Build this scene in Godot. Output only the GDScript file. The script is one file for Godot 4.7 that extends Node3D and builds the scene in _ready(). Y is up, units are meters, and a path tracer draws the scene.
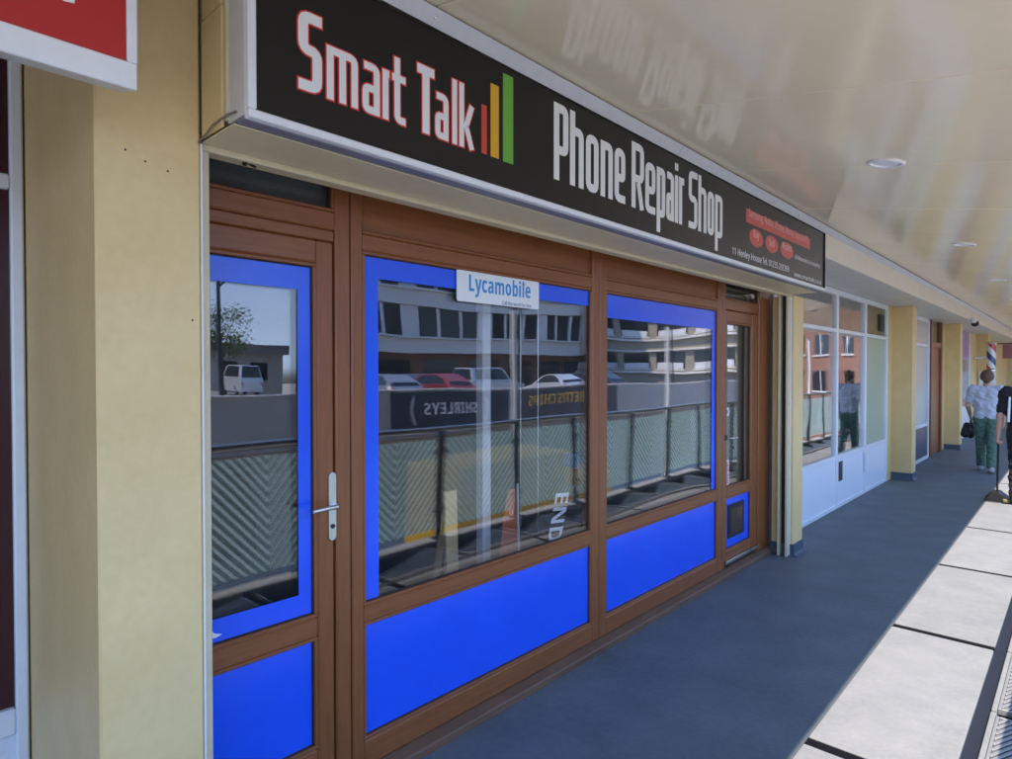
extends Node3D
# A shaded shopping walkway: brown shopfront with blue film, sign fascia, glossy sloping canopy, paving in the sun.
var M := {}
var counts := {}
var box_cache := {}
var rng := RandomNumberGenerator.new()

# ---------------------------------------------------------------- helpers
func lin(r: float, g: float, b: float) -> Color:
	return Color(r, g, b).linear_to_srgb()

func numbered(n: String) -> String:
	if not counts.has(n):
		counts[n] = 0
		return n
	counts[n] += 1
	return "%s_%03d" % [n, counts[n]]

func tag(o: Node, label: String, category: String, group := "", kind := "") -> Node:
	if label != "": o.set_meta("label", label)
	if category != "": o.set_meta("category", category)
	if group != "": o.set_meta("group", group)
	if kind != "": o.set_meta("kind", kind)
	return o

func thing(called: String, at: Vector3, label: String, category: String, group := "") -> Node3D:
	var o := Node3D.new()
	o.name = numbered(called)
	add_child(o)
	o.position = at
	tag(o, label, category, group)
	return o

func put(parent: Node3D, called: String, mesh: Mesh, mat: Material, at: Vector3, b := Basis.IDENTITY) -> MeshInstance3D:
	# at and b are in the world
	var o := MeshInstance3D.new()
	o.mesh = mesh
	o.material_override = mat
	o.name = numbered(called) if parent == self else called
	parent.add_child(o, true)
	o.global_transform = Transform3D(b, at)
	return o

func tri(st: SurfaceTool, a: Vector3, b: Vector3, c: Vector3, out: Vector3) -> void:
	var n := (b - a).cross(c - a)
	if n.length_squared() < 1e-16: return
	n = n.normalized()
	if n.dot(out) < 0.0:
		n = -n
		st.set_normal(n); st.add_vertex(a); st.set_normal(n); st.add_vertex(b); st.set_normal(n); st.add_vertex(c)
	else:
		st.set_normal(n); st.add_vertex(a); st.set_normal(n); st.add_vertex(c); st.set_normal(n); st.add_vertex(b)

func quad(st: SurfaceTool, a: Vector3, b: Vector3, c: Vector3, d: Vector3, out: Vector3) -> void:
	tri(st, a, b, c, out); tri(st, a, c, d, out)

func begin() -> SurfaceTool:
	var st := SurfaceTool.new()
	st.begin(Mesh.PRIMITIVE_TRIANGLES)
	return st

# box with chamfered edges, centred
func cbox(s: Vector3, bev := 0.003) -> ArrayMesh:
	var key := "%.4f %.4f %.4f %.4f" % [s.x, s.y, s.z, bev]
	if box_cache.has(key): return box_cache[key]
	var st := begin()
	add_cbox(st, s, bev, Vector3.ZERO)
	var m := st.commit()
	box_cache[key] = m
	return m

func add_cbox(st: SurfaceTool, s: Vector3, bev: float, at: Vector3, bs := Basis.IDENTITY) -> void:
	var h := s / 2.0
	var e: float = min(bev, min(h.x, min(h.y, h.z)) * 0.45)
	var P := func(sx, sy, sz, ax):
		var v := Vector3(sx * (h.x - (0.0 if ax == 0 else e)), sy * (h.y - (0.0 if ax == 1 else e)), sz * (h.z - (0.0 if ax == 2 else e)))
		return at + bs * v
	for q in [-1, 1]:
		quad(st, P.call(q, -1, -1, 0), P.call(q, 1, -1, 0), P.call(q, 1, 1, 0), P.call(q, -1, 1, 0), bs.x * q)
		quad(st, P.call(-1, q, -1, 1), P.call(1, q, -1, 1), P.call(1, q, 1, 1), P.call(-1, q, 1, 1), bs.y * q)
		quad(st, P.call(-1, -1, q, 2), P.call(1, -1, q, 2), P.call(1, 1, q, 2), P.call(-1, 1, q, 2), bs.z * q)
		for r in [-1, 1]:
			quad(st, P.call(q, r, -1, 0), P.call(q, r, 1, 0), P.call(q, r, 1, 1), P.call(q, r, -1, 1), bs.x * q + bs.y * r)
			quad(st, P.call(q, -1, r, 0), P.call(q, 1, r, 0), P.call(q, 1, r, 2), P.call(q, -1, r, 2), bs.x * q + bs.z * r)
			quad(st, P.call(-1, q, r, 1), P.call(1, q, r, 1), P.call(1, q, r, 2), P.call(-1, q, r, 2), bs.y * q + bs.z * r)
			for w in [-1, 1]:
				tri(st, P.call(q, r, w, 0), P.call(q, r, w, 1), P.call(q, r, w, 2), bs.x * q + bs.y * r + bs.z * w)

# box given by its world extents
func bx(parent: Node3D, called: String, x0: float, x1: float, y0: float, y1: float, z0: float, z1: float, mat: Material, bev := 0.003) -> MeshInstance3D:
	var s := Vector3(absf(x1 - x0), absf(y1 - y0), absf(z1 - z0))
	return put(parent, called, cbox(s, bev), mat, Vector3((x0 + x1) / 2.0, (y0 + y1) / 2.0, (z0 + z1) / 2.0))

func add_bx(st: SurfaceTool, x0: float, x1: float, y0: float, y1: float, z0: float, z1: float, bev := 0.002) -> void:
	add_cbox(st, Vector3(absf(x1 - x0), absf(y1 - y0), absf(z1 - z0)), bev, Vector3((x0 + x1) / 2.0, (y0 + y1) / 2.0, (z0 + z1) / 2.0))

# tube along points with radii
func add_tube(st: SurfaceTool, pts: Array, rad: Array, n := 12, caps := true) -> void:
	var rings := []
	var dirs := []
	for i in pts.size():
		var d: Vector3 = (pts[min(i + 1, pts.size() - 1)] - pts[max(i - 1, 0)]).normalized()
		var u := d.cross(Vector3.UP if absf(d.y) < 0.9 else Vector3.RIGHT).normalized()
		var v := d.cross(u).normalized()
		if i > 0:
			u = (dirs[i - 1] - d * dirs[i - 1].dot(d)).normalized()
			v = d.cross(u).normalized()
		dirs.append(u)
		var ring := []
		for k in n:
			var a := TAU * k / n
			ring.append(u * cos(a) + v * sin(a))
		rings.append(ring)
	for i in pts.size() - 1:
		for k in n:
			var k2 := (k + 1) % n
			var a: Vector3 = rings[i][k]; var b: Vector3 = rings[i][k2]
			var c: Vector3 = rings[i + 1][k2]; var d: Vector3 = rings[i + 1][k]
			var pa: Vector3 = pts[i] + a * rad[i]; var pb: Vector3 = pts[i] + b * rad[i]
			var pc: Vector3 = pts[i + 1] + c * rad[i + 1]; var pd: Vector3 = pts[i + 1] + d * rad[i + 1]
			smooth(st, pa, pb, pc, a, b, c); smooth(st, pa, pc, pd, a, c, d)
	if caps:
		for e in [0, pts.size() - 1]:
			var d: Vector3 = (pts[0] - pts[1]).normalized() if e == 0 else (pts[e] - pts[e - 1]).normalized()
			for k in n:
				tri(st, pts[e], pts[e] + rings[e][k] * rad[e], pts[e] + rings[e][(k + 1) % n] * rad[e], d)

func smooth(st: SurfaceTool, a: Vector3, b: Vector3, c: Vector3, na: Vector3, nb: Vector3, nc: Vector3) -> void:
	var n := (b - a).cross(c - a)
	if n.length_squared() < 1e-18: return
	if n.dot(na + nb + nc) < 0.0:
		st.set_normal(na); st.add_vertex(a); st.set_normal(nb); st.add_vertex(b); st.set_normal(nc); st.add_vertex(c)
	else:
		st.set_normal(na); st.add_vertex(a); st.set_normal(nc); st.add_vertex(c); st.set_normal(nb); st.add_vertex(b)

func tube(parent: Node3D, called: String, pts: Array, rad: Array, mat: Material, n := 12) -> MeshInstance3D:
	var st := begin()
	var o: Vector3 = pts[0]
	var rel := []
	for p in pts: rel.append(p - o)
	add_tube(st, rel, rad, n)
	return put(parent, called, st.commit(), mat, o)

# lathe round +y: profile of Vector2(radius, y)
func lathe(prof: Array, n := 24) -> ArrayMesh:
	var st := begin()
	for i in prof.size() - 1:
		var p: Vector2 = prof[i]; var q: Vector2 = prof[i + 1]
		var t := (q - p).normalized()
		for k in n:
			var a := TAU * k / n; var b := TAU * (k + 1) / n
			var ra := Vector3(cos(a), 0, sin(a)); var rb := Vector3(cos(b), 0, sin(b))
			var na := (ra * t.y - Vector3.UP * t.x).normalized(); var nb := (rb * t.y - Vector3.UP * t.x).normalized()
			var v0 := ra * p.x + Vector3.UP * p.y; var v1 := rb * p.x + Vector3.UP * p.y
			var v2 := rb * q.x + Vector3.UP * q.y; var v3 := ra * q.x + Vector3.UP * q.y
			smooth(st, v0, v1, v2, na, nb, nb); smooth(st, v0, v2, v3, na, nb, na)
	return st.commit()

# prism: polygon (Vector2 list, convex or not) extruded along ez; axes given
func prism(poly: Array, o: Vector3, ex: Vector3, ey: Vector3, ez: Vector3) -> ArrayMesh:
	var st := begin()
	add_prism(st, poly, o, ex, ey, ez)
	return st.commit()

func add_prism(st: SurfaceTool, poly: Array, o: Vector3, ex: Vector3, ey: Vector3, ez: Vector3) -> void:
	var pk := PackedVector2Array(poly)
	var idx := Geometry2D.triangulate_polygon(pk)
	var V := func(p: Vector2, k: float): return o + ex * p.x + ey * p.y + ez * k
	for i in range(0, idx.size(), 3):
		var a := pk[idx[i]]; var b := pk[idx[i + 1]]; var c := pk[idx[i + 2]]
		tri(st, V.call(a, 0), V.call(b, 0), V.call(c, 0), -ez)
		tri(st, V.call(a, 1), V.call(b, 1), V.call(c, 1), ez)
	var area := 0.0
	for i in pk.size():
		var p := pk[i]; var q := pk[(i + 1) % pk.size()]
		area += p.x * q.y - q.x * p.y
	for i in pk.size():
		var p := pk[i]; var q := pk[(i + 1) % pk.size()]
		var d := q - p
		var n2 := Vector2(d.y, -d.x) * signf(area)
		quad(st, V.call(p, 0), V.call(q, 0), V.call(q, 1), V.call(p, 1), ex * n2.x + ey * n2.y)

# ---------------------------------------------------------------- textures and materials
func noise(seed_: int, freq: float, oct := 4) -> FastNoiseLite:
	var n := FastNoiseLite.new()
	n.seed = seed_
	n.frequency = freq
	n.noise_type = FastNoiseLite.TYPE_SIMPLEX_SMOOTH
	n.fractal_octaves = oct
	return n

func grey(n: FastNoiseLite, size: int) -> Image:
	var im := n.get_seamless_image(size, size, false, false, 0.2, true)
	im.convert(Image.FORMAT_RGB8)
	return im

# texture that mixes colours (srgb) by layered noise
func tint_tex(seed_: int, size: int, lo: Color, hi: Color, f1: float, f2: float, speck := 0.0) -> ImageTexture:
	var a := grey(noise(seed_, f1, 3), size)
	var b := grey(noise(seed_ + 7, f2, 2), size)
	var im := Image.create(size, size, true, Image.FORMAT_RGB8)
	var r := RandomNumberGenerator.new()
	r.seed = seed_
	for y in size:
		for x in size:
			var t := a.get_pixel(x, y).r * 0.6 + b.get_pixel(x, y).r * 0.4
			t = clampf(t + (r.randf() - 0.5) * speck, 0.0, 1.0)
			im.set_pixel(x, y, lo.lerp(hi, t))
	im.generate_mipmaps()
	return ImageTexture.create_from_image(im)

func height_tex(seed_: int, size: int, freq: float, oct := 3) -> ImageTexture:
	return ImageTexture.create_from_image(grey(noise(seed_, freq, oct), size))

func mat(c: Color, rough := 0.6, metal := 0.0, spec := 0.5) -> StandardMaterial3D:
	var m := StandardMaterial3D.new()
	m.albedo_color = c
	m.roughness = rough
	m.metallic = metal
	m.metallic_specular = spec
	return m

func tmat(tex: Texture2D, scale: Vector3, rough := 0.6, bump: Texture2D = null, bump_cm := 0.05, spec := 0.5) -> StandardMaterial3D:
	var m := mat(Color.WHITE, rough, 0.0, spec)
	m.albedo_texture = tex
	m.uv1_triplanar = true
	m.uv1_world_triplanar = true
	m.uv1_scale = scale
	if bump:
		m.heightmap_enabled = true
		m.heightmap_texture = bump
		m.heightmap_scale = bump_cm
	return m

func glass(c: Color, a: float, spec := 0.5) -> StandardMaterial3D:
	var m := mat(Color(c.r, c.g, c.b, a), 0.0, 0.0, spec)
	m.transparency = BaseMaterial3D.TRANSPARENCY_ALPHA
	return m

func make_materials() -> void:
	var stipple := height_tex(11, 256, 0.12, 2)
	M.cream = tmat(tint_tex(1, 512, lin(0.62, 0.450, 0.200), lin(0.72, 0.540, 0.268), 0.006, 0.05, 0.08), Vector3.ONE * 0.9, 0.5, stipple, 0.05)
	M.cream_metal = tmat(tint_tex(2, 256, lin(0.56, 0.47, 0.29), lin(0.66, 0.56, 0.37), 0.01, 0.07, 0.06), Vector3.ONE * 1.1, 0.38)
	var w1 := tint_tex(3, 512, lin(0.175, 0.056, 0.017), lin(0.285, 0.098, 0.031), 0.012, 0.06, 0.10)
	var wb := height_tex(13, 256, 0.05, 3)
	M.wood_v = tmat(w1, Vector3(5.0, 0.35, 5.0), 0.36, wb, 0.02)
	M.wood_h = tmat(w1, Vector3(5.0, 5.0, 0.35), 0.36, wb, 0.02)
	M.wood_sill = tmat(tint_tex(4, 256, lin(0.085, 0.044, 0.026), lin(0.185, 0.100, 0.060), 0.012, 0.06, 0.2), Vector3(4.0, 4.0, 0.5), 0.6)
	M.blue = mat(lin(0.014, 0.098, 0.80), 0.16)
	M.blue.albedo_texture = tint_tex(5, 256, Color(0.90, 0.93, 0.955), Color(1, 1, 1), 0.008, 0.04, 0.03)
	M.blue.uv1_triplanar = true; M.blue.uv1_world_triplanar = true; M.blue.uv1_scale = Vector3.ONE * 1.3
	M.blue.roughness = 0.22
	M.blue.roughness_texture = tint_tex(45, 256, Color(0.85, 0.85, 0.85), Color(1, 1, 1), 0.01, 0.03, 0.0)
	M.blue.roughness_texture_channel = BaseMaterial3D.TEXTURE_CHANNEL_RED
	M.black = mat(lin(0.010, 0.009, 0.009), 0.28, 0.0, 0.4)
	M.gasket = mat(lin(0.010, 0.010, 0.012), 0.6)
	M.white_vinyl = mat(lin(0.74, 0.75, 0.76), 0.35)
	M.red_vinyl = mat(lin(0.60, 0.030, 0.028), 0.35)
	M.bar_red = mat(lin(0.56, 0.060, 0.035), 0.35)
	M.bar_yellow = mat(lin(0.66, 0.37, 0.022), 0.35)
	M.bar_green = mat(lin(0.13, 0.39, 0.045), 0.35)
	M.pale_red = mat(lin(0.52, 0.065, 0.055), 0.35)
	M.pink_vinyl = mat(lin(0.66, 0.36, 0.33), 0.35)
	var scuff := tint_tex(6, 256, lin(0.50, 0.50, 0.54), lin(0.60, 0.60, 0.63), 0.01, 0.06, 0.06)
	M.alu = tmat(scuff, Vector3.ONE * 1.5, 0.38); M.alu.metallic = 0.55
	M.alu_white = tmat(tint_tex(7, 256, lin(0.66, 0.67, 0.70), lin(0.76, 0.77, 0.79), 0.01, 0.05, 0.04), Vector3.ONE * 1.2, 0.35)
	M.alu_dark = mat(lin(0.20, 0.21, 0.28), 0.4, 0.3)
	M.steel = mat(lin(0.62, 0.61, 0.58), 0.24, 0.9)
	M.upvc = tmat(tint_tex(8, 256, lin(0.64, 0.67, 0.72), lin(0.74, 0.77, 0.81), 0.008, 0.05, 0.05), Vector3.ONE * 1.1, 0.28)
	M.bulk = tmat(tint_tex(9, 256, lin(0.55, 0.52, 0.48), lin(0.63, 0.60, 0.55), 0.01, 0.06, 0.06), Vector3.ONE, 0.45)
	M.fascia = tmat(tint_tex(10, 256, lin(0.66, 0.60, 0.52), lin(0.74, 0.68, 0.60), 0.01, 0.06, 0.05), Vector3.ONE, 0.4)
	M.floor = tmat(tint_tex(21, 1024, lin(0.082, 0.100, 0.110), lin(0.138, 0.163, 0.174), 0.004, 0.035, 0.30), Vector3.ONE * 0.55, 0.62, height_tex(22, 512, 0.15, 2), 0.12)
	M.skirt = mat(lin(0.055, 0.080, 0.125), 0.45)
	M.slab = tmat(tint_tex(23, 1024, lin(0.175, 0.190, 0.212), lin(0.255, 0.270, 0.296), 0.006, 0.05, 0.22), Vector3.ONE * 0.6, 0.75, height_tex(24, 512, 0.12, 3), 0.10)
	M.slab2 = tmat(tint_tex(25, 512, lin(0.168, 0.182, 0.203), lin(0.243, 0.258, 0.282), 0.006, 0.05, 0.22), Vector3.ONE * 0.6, 0.75, height_tex(24, 512, 0.12, 3), 0.10)
	M.channel = mat(lin(0.008, 0.009, 0.012), 0.95, 0.0, 0.1)
	M.liner = mat(lin(0.022, 0.028, 0.046), 0.9, 0.0, 0.1)
	M.grate = tmat(tint_tex(26, 256, lin(0.24, 0.25, 0.28), lin(0.34, 0.35, 0.38), 0.02, 0.1, 0.1), Vector3.ONE * 2.0, 0.45); M.grate.metallic = 0.4
	M.ceiling = tmat(tint_tex(27, 512, lin(0.75, 0.665, 0.49), lin(0.81, 0.72, 0.54), 0.004, 0.03, 0.03), Vector3(0.6, 0.6, 0.6), 0.13, height_tex(28, 256, 0.006, 2), 0.25)
	M.dark_room = mat(lin(0.24, 0.24, 0.23), 0.8)
	M.room_floor = mat(lin(0.07, 0.065, 0.06), 0.6)
	M.glass = glass(lin(0.03, 0.04, 0.04), 0.05)
	M.clear = glass(lin(0.2, 0.25, 0.24), 0.06)
	M.concrete = tmat(tint_tex(29, 512, lin(0.30, 0.30, 0.29), lin(0.42, 0.41, 0.40), 0.01, 0.05, 0.12), Vector3.ONE * 0.3, 0.85)
	M.asphalt = tmat(tint_tex(30, 512, lin(0.09, 0.09, 0.092), lin(0.14, 0.14, 0.14), 0.01, 0.08, 0.2), Vector3.ONE * 0.2, 0.9)
	M.precinct = tmat(tint_tex(33, 512, lin(0.46, 0.41, 0.33), lin(0.60, 0.54, 0.44), 0.01, 0.08, 0.2), Vector3.ONE * 0.2, 0.85)
	M.render_white = tmat(tint_tex(31, 256, lin(0.62, 0.61, 0.58), lin(0.72, 0.71, 0.68), 0.01, 0.05, 0.05), Vector3.ONE * 0.2, 0.7)
	M.brick = tmat(tint_tex(32, 512, lin(0.17, 0.085, 0.06), lin(0.30, 0.165, 0.12), 0.03, 0.12, 0.3), Vector3.ONE * 0.4, 0.85)
	M.win_dark = mat(lin(0.02, 0.025, 0.03), 0.05)
	M.dark_steel = mat(lin(0.05, 0.055, 0.065), 0.4, 0.5)
	M.leaf = mat(Color.WHITE, 0.6)
	M.leaf.vertex_color_use_as_albedo = true
	M.leaf.backlight_enabled = true
	M.leaf.backlight = Color(0.25, 0.35, 0.08)
	M.bark = mat(lin(0.10, 0.075, 0.05), 0.9)
	M.skin = mat(lin(0.50, 0.28, 0.20), 0.55)
	M.rubber = mat(lin(0.015, 0.015, 0.016), 0.7)

# ---------------------------------------------------------------- lettering made of strokes
# a face towards +x is written along -z: f maps (x, y) of the lettering to the world
func round_path(pts: Array, closed: bool, r: float) -> Array:
	var out := []
	var n := pts.size()
	for i in n:
		if not closed and (i == 0 or i == n - 1):
			out.append(pts[i]); continue
		var p: Vector2 = pts[(i - 1 + n) % n]; var q: Vector2 = pts[i]; var s: Vector2 = pts[(i + 1) % n]
		var a := (p - q); var b := (s - q)
		var e: float = min(r, min(a.length(), b.length()) * 0.48)
		var pa := q + a.normalized() * e; var pb := q + b.normalized() * e
		for k in 5:
			var t := k / 4.0
			out.append(pa.lerp(q, t).lerp(q.lerp(pb, t), t))
	return out

func add_stroke(st: SurfaceTool, pts: Array, closed: bool, w: float, r: float, org: Vector3, lift: float, grow := 0.0) -> void:
	var path := round_path(pts, closed, r)
	var n := path.size()
	var L := []; var R := []
	if grow > 0.0 and not closed:
		path[0] += (path[0] - path[1]).normalized() * grow
		path[n - 1] += (path[n - 1] - path[n - 2]).normalized() * grow
	for i in n:
		var d0: Vector2; var d1: Vector2
		if closed:
			d0 = (path[i] - path[(i - 1 + n) % n]).normalized(); d1 = (path[(i + 1) % n] - path[i]).normalized()
		else:
			d0 = (path[i] - path[max(i - 1, 0)]).normalized() if i > 0 else (path[1] - path[0]).normalized()
			d1 = (path[min(i + 1, n - 1)] - path[i]).normalized() if i < n - 1 else d0
		var t := (d0 + d1).normalized()
		var nn := Vector2(-t.y, t.x)
		var k: float = (w / 2.0 + grow) / max(0.5, nn.dot(Vector2(-d0.y, d0.x)))
		L.append(path[i] + nn * k); R.append(path[i] - nn * k)
	var V := func(p: Vector2): return org + Vector3(lift, p.y, -p.x)
	for i in (n if closed else n - 1):
		var j := (i + 1) % n
		quad(st, V.call(L[i]), V.call(L[j]), V.call(R[j]), V.call(R[i]), Vector3.RIGHT)

func glyph(c: String, w: float, X: float, C: float, D: float, s: float) -> Array:
	# list of [points, closed]
	var l := s / 2.0; var r := w - s / 2.0; var b := s / 2.0; var t := X - s / 2.0; var c2 := C - s / 2.0
	var V := func(x, y): return Vector2(x, y)
	match c:
		"P": return [[[V.call(l, 0), V.call(l, C)], false], [[V.call(s, c2), V.call(r, c2), V.call(r, C * 0.4), V.call(s, C * 0.4)], false]]
		"R": return [[[V.call(l, 0), V.call(l, C)], false], [[V.call(s, c2), V.call(r, c2), V.call(r, C * 0.46), V.call(s, C * 0.46)], false], [[V.call(w * 0.55, C * 0.46 - s * 0.5), V.call(r, 0)], false]]
		"h": return [[[V.call(l, 0), V.call(l, C)], false], [[V.call(s, t), V.call(r, t), V.call(r, 0)], false]]
		"n": return [[[V.call(l, 0), V.call(l, X)], false], [[V.call(s, t), V.call(r, t), V.call(r, 0)], false]]
		"m": return [[[V.call(l, 0), V.call(l, X)], false], [[V.call(s, t), V.call(r, t), V.call(r, 0)], false], [[V.call(w / 2, 0), V.call(w / 2, X - s)], false]]
		"o": return [[[V.call(l, b), V.call(l, t), V.call(r, t), V.call(r, b)], true]]
		"e": return [[[V.call(w, b), V.call(l, b), V.call(l, t), V.call(r, t), V.call(r, X * 0.46), V.call(s, X * 0.46)], false]]
		"p": return [[[V.call(l, D), V.call(l, X)], false], [[V.call(s, t), V.call(r, t), V.call(r, b), V.call(s, b)], false]]
		"a": return [[[V.call(0.1 * w, t), V.call(r, t), V.call(r, 0)], false], [[V.call(r - s / 2, X * 0.5), V.call(l, X * 0.5), V.call(l, b), V.call(r - s / 2, b)], false]]
		"i": return [[[V.call(l, 0), V.call(l, X)], false], [[V.call(l, X + (C - X) * 0.4), V.call(l, C)], false]]
		"r": return [[[V.call(l, 0), V.call(l, X)], false], [[V.call(s, t), V.call(w, t)], false]]
		"S": return [[[V.call(w, c2), V.call(l, c2), V.call(l, C * 0.52), V.call(r, C * 0.52), V.call(r, b), V.call(0, b)], false]]
		"t": return [[[V.call(w * 0.38, C), V.call(w * 0.38, b), V.call(w, b)], false], [[V.call(w * 0.38 + s / 2, t), V.call(w, t)], false], [[V.call(0, t), V.call(w * 0.38 - s / 2, t)], false]]
		"T": return [[[V.call(0, c2), V.call(w, c2)], false], [[V.call(w / 2, 0), V.call(w / 2, C - s)], false]]
		"l": return [[[V.call(l, 0), V.call(l, C)], false]]
		"k": return [[[V.call(l, 0), V.call(l, C)], false], [[V.call(w - s * 0.55, X), V.call(s * 1.45, X * 0.5), V.call(w - s * 0.55, 0)], false]]
	return []

func letter(parent: Node3D, c: String, z0: float, z1: float, base: float, X: float, C: float, D: float, s: float, face_x: float, outline: bool) -> void:
	var w := z0 - z1
	var g := glyph(c, w, X, C, D, s)
	var at := Vector3(face_x, base, z0)
	var st := begin()
	var k := 0
	for q in g:
		add_stroke(st, q[0], q[1], s, s * 0.75 if c != "k" else 0.001, Vector3.ZERO, 0.0012 + k * 0.00015)
		k += 1
	var o := put(parent, "letter", st.commit(), M.white_vinyl, at)
	if outline:
		var so := begin()
		k = 0
		for q in g:
			add_stroke(so, q[0], q[1], s, s * 0.75 if c != "k" else 0.001, Vector3.ZERO, 0.0004 + k * 0.0001, 0.0045)
			k += 1
		put(o, "letter_outline", so.commit(), M.red_vinyl, at)

func text(parent: Node3D, called: String, words: String, h: float, at: Vector3, m: Material, width := 0.0, facing := Basis.IDENTITY, font_name := "Droid Sans", bold := false, depth := 0.001) -> MeshInstance3D:
	# at: left end of the baseline; the lettering's own axes are x to the right, y up, z towards the reader
	var t := TextMesh.new()
	var f := SystemFont.new()
	f.font_names = PackedStringArray([font_name])
	f.font_weight = 700 if bold else 400
	t.font = f
	t.text = words
	t.font_size = 48
	t.pixel_size = h / 34.0
	t.depth = depth
	t.curve_step = 2.0
	t.horizontal_alignment = HORIZONTAL_ALIGNMENT_LEFT
	t.vertical_alignment = VERTICAL_ALIGNMENT_BOTTOM
	var box := t.get_aabb()
	var k := 1.0
	if width > 0.0 and box.size.x > 0.0: k = width / box.size.x
	var b := Basis(facing.x * k, facing.y, facing.z)
	return put(parent, called, t, m, at - b * Vector3(box.position.x, box.position.y, 0), b)

const FACE := Basis(Vector3(0, 0, -1), Vector3(0, 1, 0), Vector3(1, 0, 0))

# ---------------------------------------------------------------- panes
func bowed(w: float, h: float, sag: float, thick := 0.005) -> ArrayMesh:
	# sealed glazing unit, very slightly bowed outwards (+x); w along z, h along y
	var st := begin()
	var n := 26
	var ph := w * 7.0 + h * 3.0
	for side in [1, -1]:
		for i in n:
			for j in n:
				var P := []; var N := []
				for q in [[0, 0], [1, 0], [1, 1], [0, 1]]:
					var a: float = (i + q[0]) * 2.0 / n - 1.0; var b: float = (j + q[1]) * 2.0 / n - 1.0
					# bow of the sealed unit, and the faint roller waves of toughened glass
					var y := b * h / 2; var z := a * w / 2
					var wob := 0.00010 * (sin(y * 13.0 + z * 5.0 + ph) + 0.7 * sin(z * 17.0 - y * 4.0 + ph * 2.0))
					var wy := 0.00010 * (13.0 * cos(y * 13.0 + z * 5.0 + ph) - 2.8 * cos(z * 17.0 - y * 4.0 + ph * 2.0))
					var wz := 0.00010 * (5.0 * cos(y * 13.0 + z * 5.0 + ph) + 11.9 * cos(z * 17.0 - y * 4.0 + ph * 2.0))
					P.append(Vector3(sag * (1 - a * a) * (1 - b * b) + wob + side * thick / 2, y, z))
					N.append(Vector3(1, sag * 2 * b * (1 - a * a) / (h / 2) - wy, sag * 2 * a * (1 - b * b) / (w / 2) - wz).normalized() * side)
				smooth(st, P[0], P[1], P[2], N[0], N[1], N[2]); smooth(st, P[0], P[2], P[3], N[0], N[2], N[3])
	return st.commit()

func pane(parent: Node3D, x: float, y0: float, y1: float, z0: float, z1: float, sag: float, m: Material = null) -> MeshInstance3D:
	# outer and inner sheet of a sealed unit
	var at := Vector3(x, (y0 + y1) / 2, (z0 + z1) / 2)
	var o := put(parent, "pane", bowed(absf(z1 - z0), absf(y1 - y0), sag), m if m else M.glass, at)
	put(o, "inner_sheet", bowed(absf(z1 - z0), absf(y1 - y0), sag * 0.92), m if m else M.glass, at - Vector3(0.022, 0, 0))
	return o

# ring of film strips on the face of the outer sheet: outer opening, inner opening
func film_border(parent: Node3D, x: float, y0: float, y1: float, z0: float, z1: float, iy0: float, iy1: float, iz0: float, iz1: float) -> void:
	# z0 > z1 (z0 nearer the camera)
	var t := 0.0006
	if iy1 < y1: bx(parent, "blue_film", x - t, x, iy1, y1, z0, z1, M.blue, 0.0)
	if iy0 > y0: bx(parent, "blue_film", x - t, x, y0, iy0, z0, z1, M.blue, 0.0)
	if iz0 < z0: bx(parent, "blue_film", x - t, x, iy0, iy1, z0, iz0, M.blue, 0.0)
	if iz1 > z1: bx(parent, "blue_film", x - t, x, iy0, iy1, iz1, z1, M.blue, 0.0)

# rectangular hole lined by a dark gasket and a rounded bead
func bead(parent: Node3D, x: float, y0: float, y1: float, z0: float, z1: float, mv: Material, mh: Material) -> void:
	var w := 0.013
	bx(parent, "bead", x - 0.022, x, y1 - w, y1, z0, z1, mh, 0.005)
	bx(parent, "bead", x - 0.022, x, y0, y0 + w, z0, z1, mh, 0.005)
	bx(parent, "bead", x - 0.022, x, y0 + w, y1 - w, z0, z0 - w, mv, 0.005)
	bx(parent, "bead", x - 0.022, x, y0 + w, y1 - w, z1 + w, z1, mv, 0.005)
	var g := 0.0045
	var xs := x - 0.013
	bx(parent, "gasket", xs - 0.010, xs, y1 - w - g, y1 - w, z0 - w, z1 + w, M.gasket, 0.001)
	bx(parent, "gasket", xs - 0.010, xs, y0 + w, y0 + w + g, z0 - w, z1 + w, M.gasket, 0.001)
	bx(parent, "gasket", xs - 0.010, xs, y0 + w + g, y1 - w - g, z0 - w, z0 - w - g, M.gasket, 0.001)
	bx(parent, "gasket", xs - 0.010, xs, y0 + w + g, y1 - w - g, z1 + w + g, z1 + w, M.gasket, 0.001)

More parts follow.
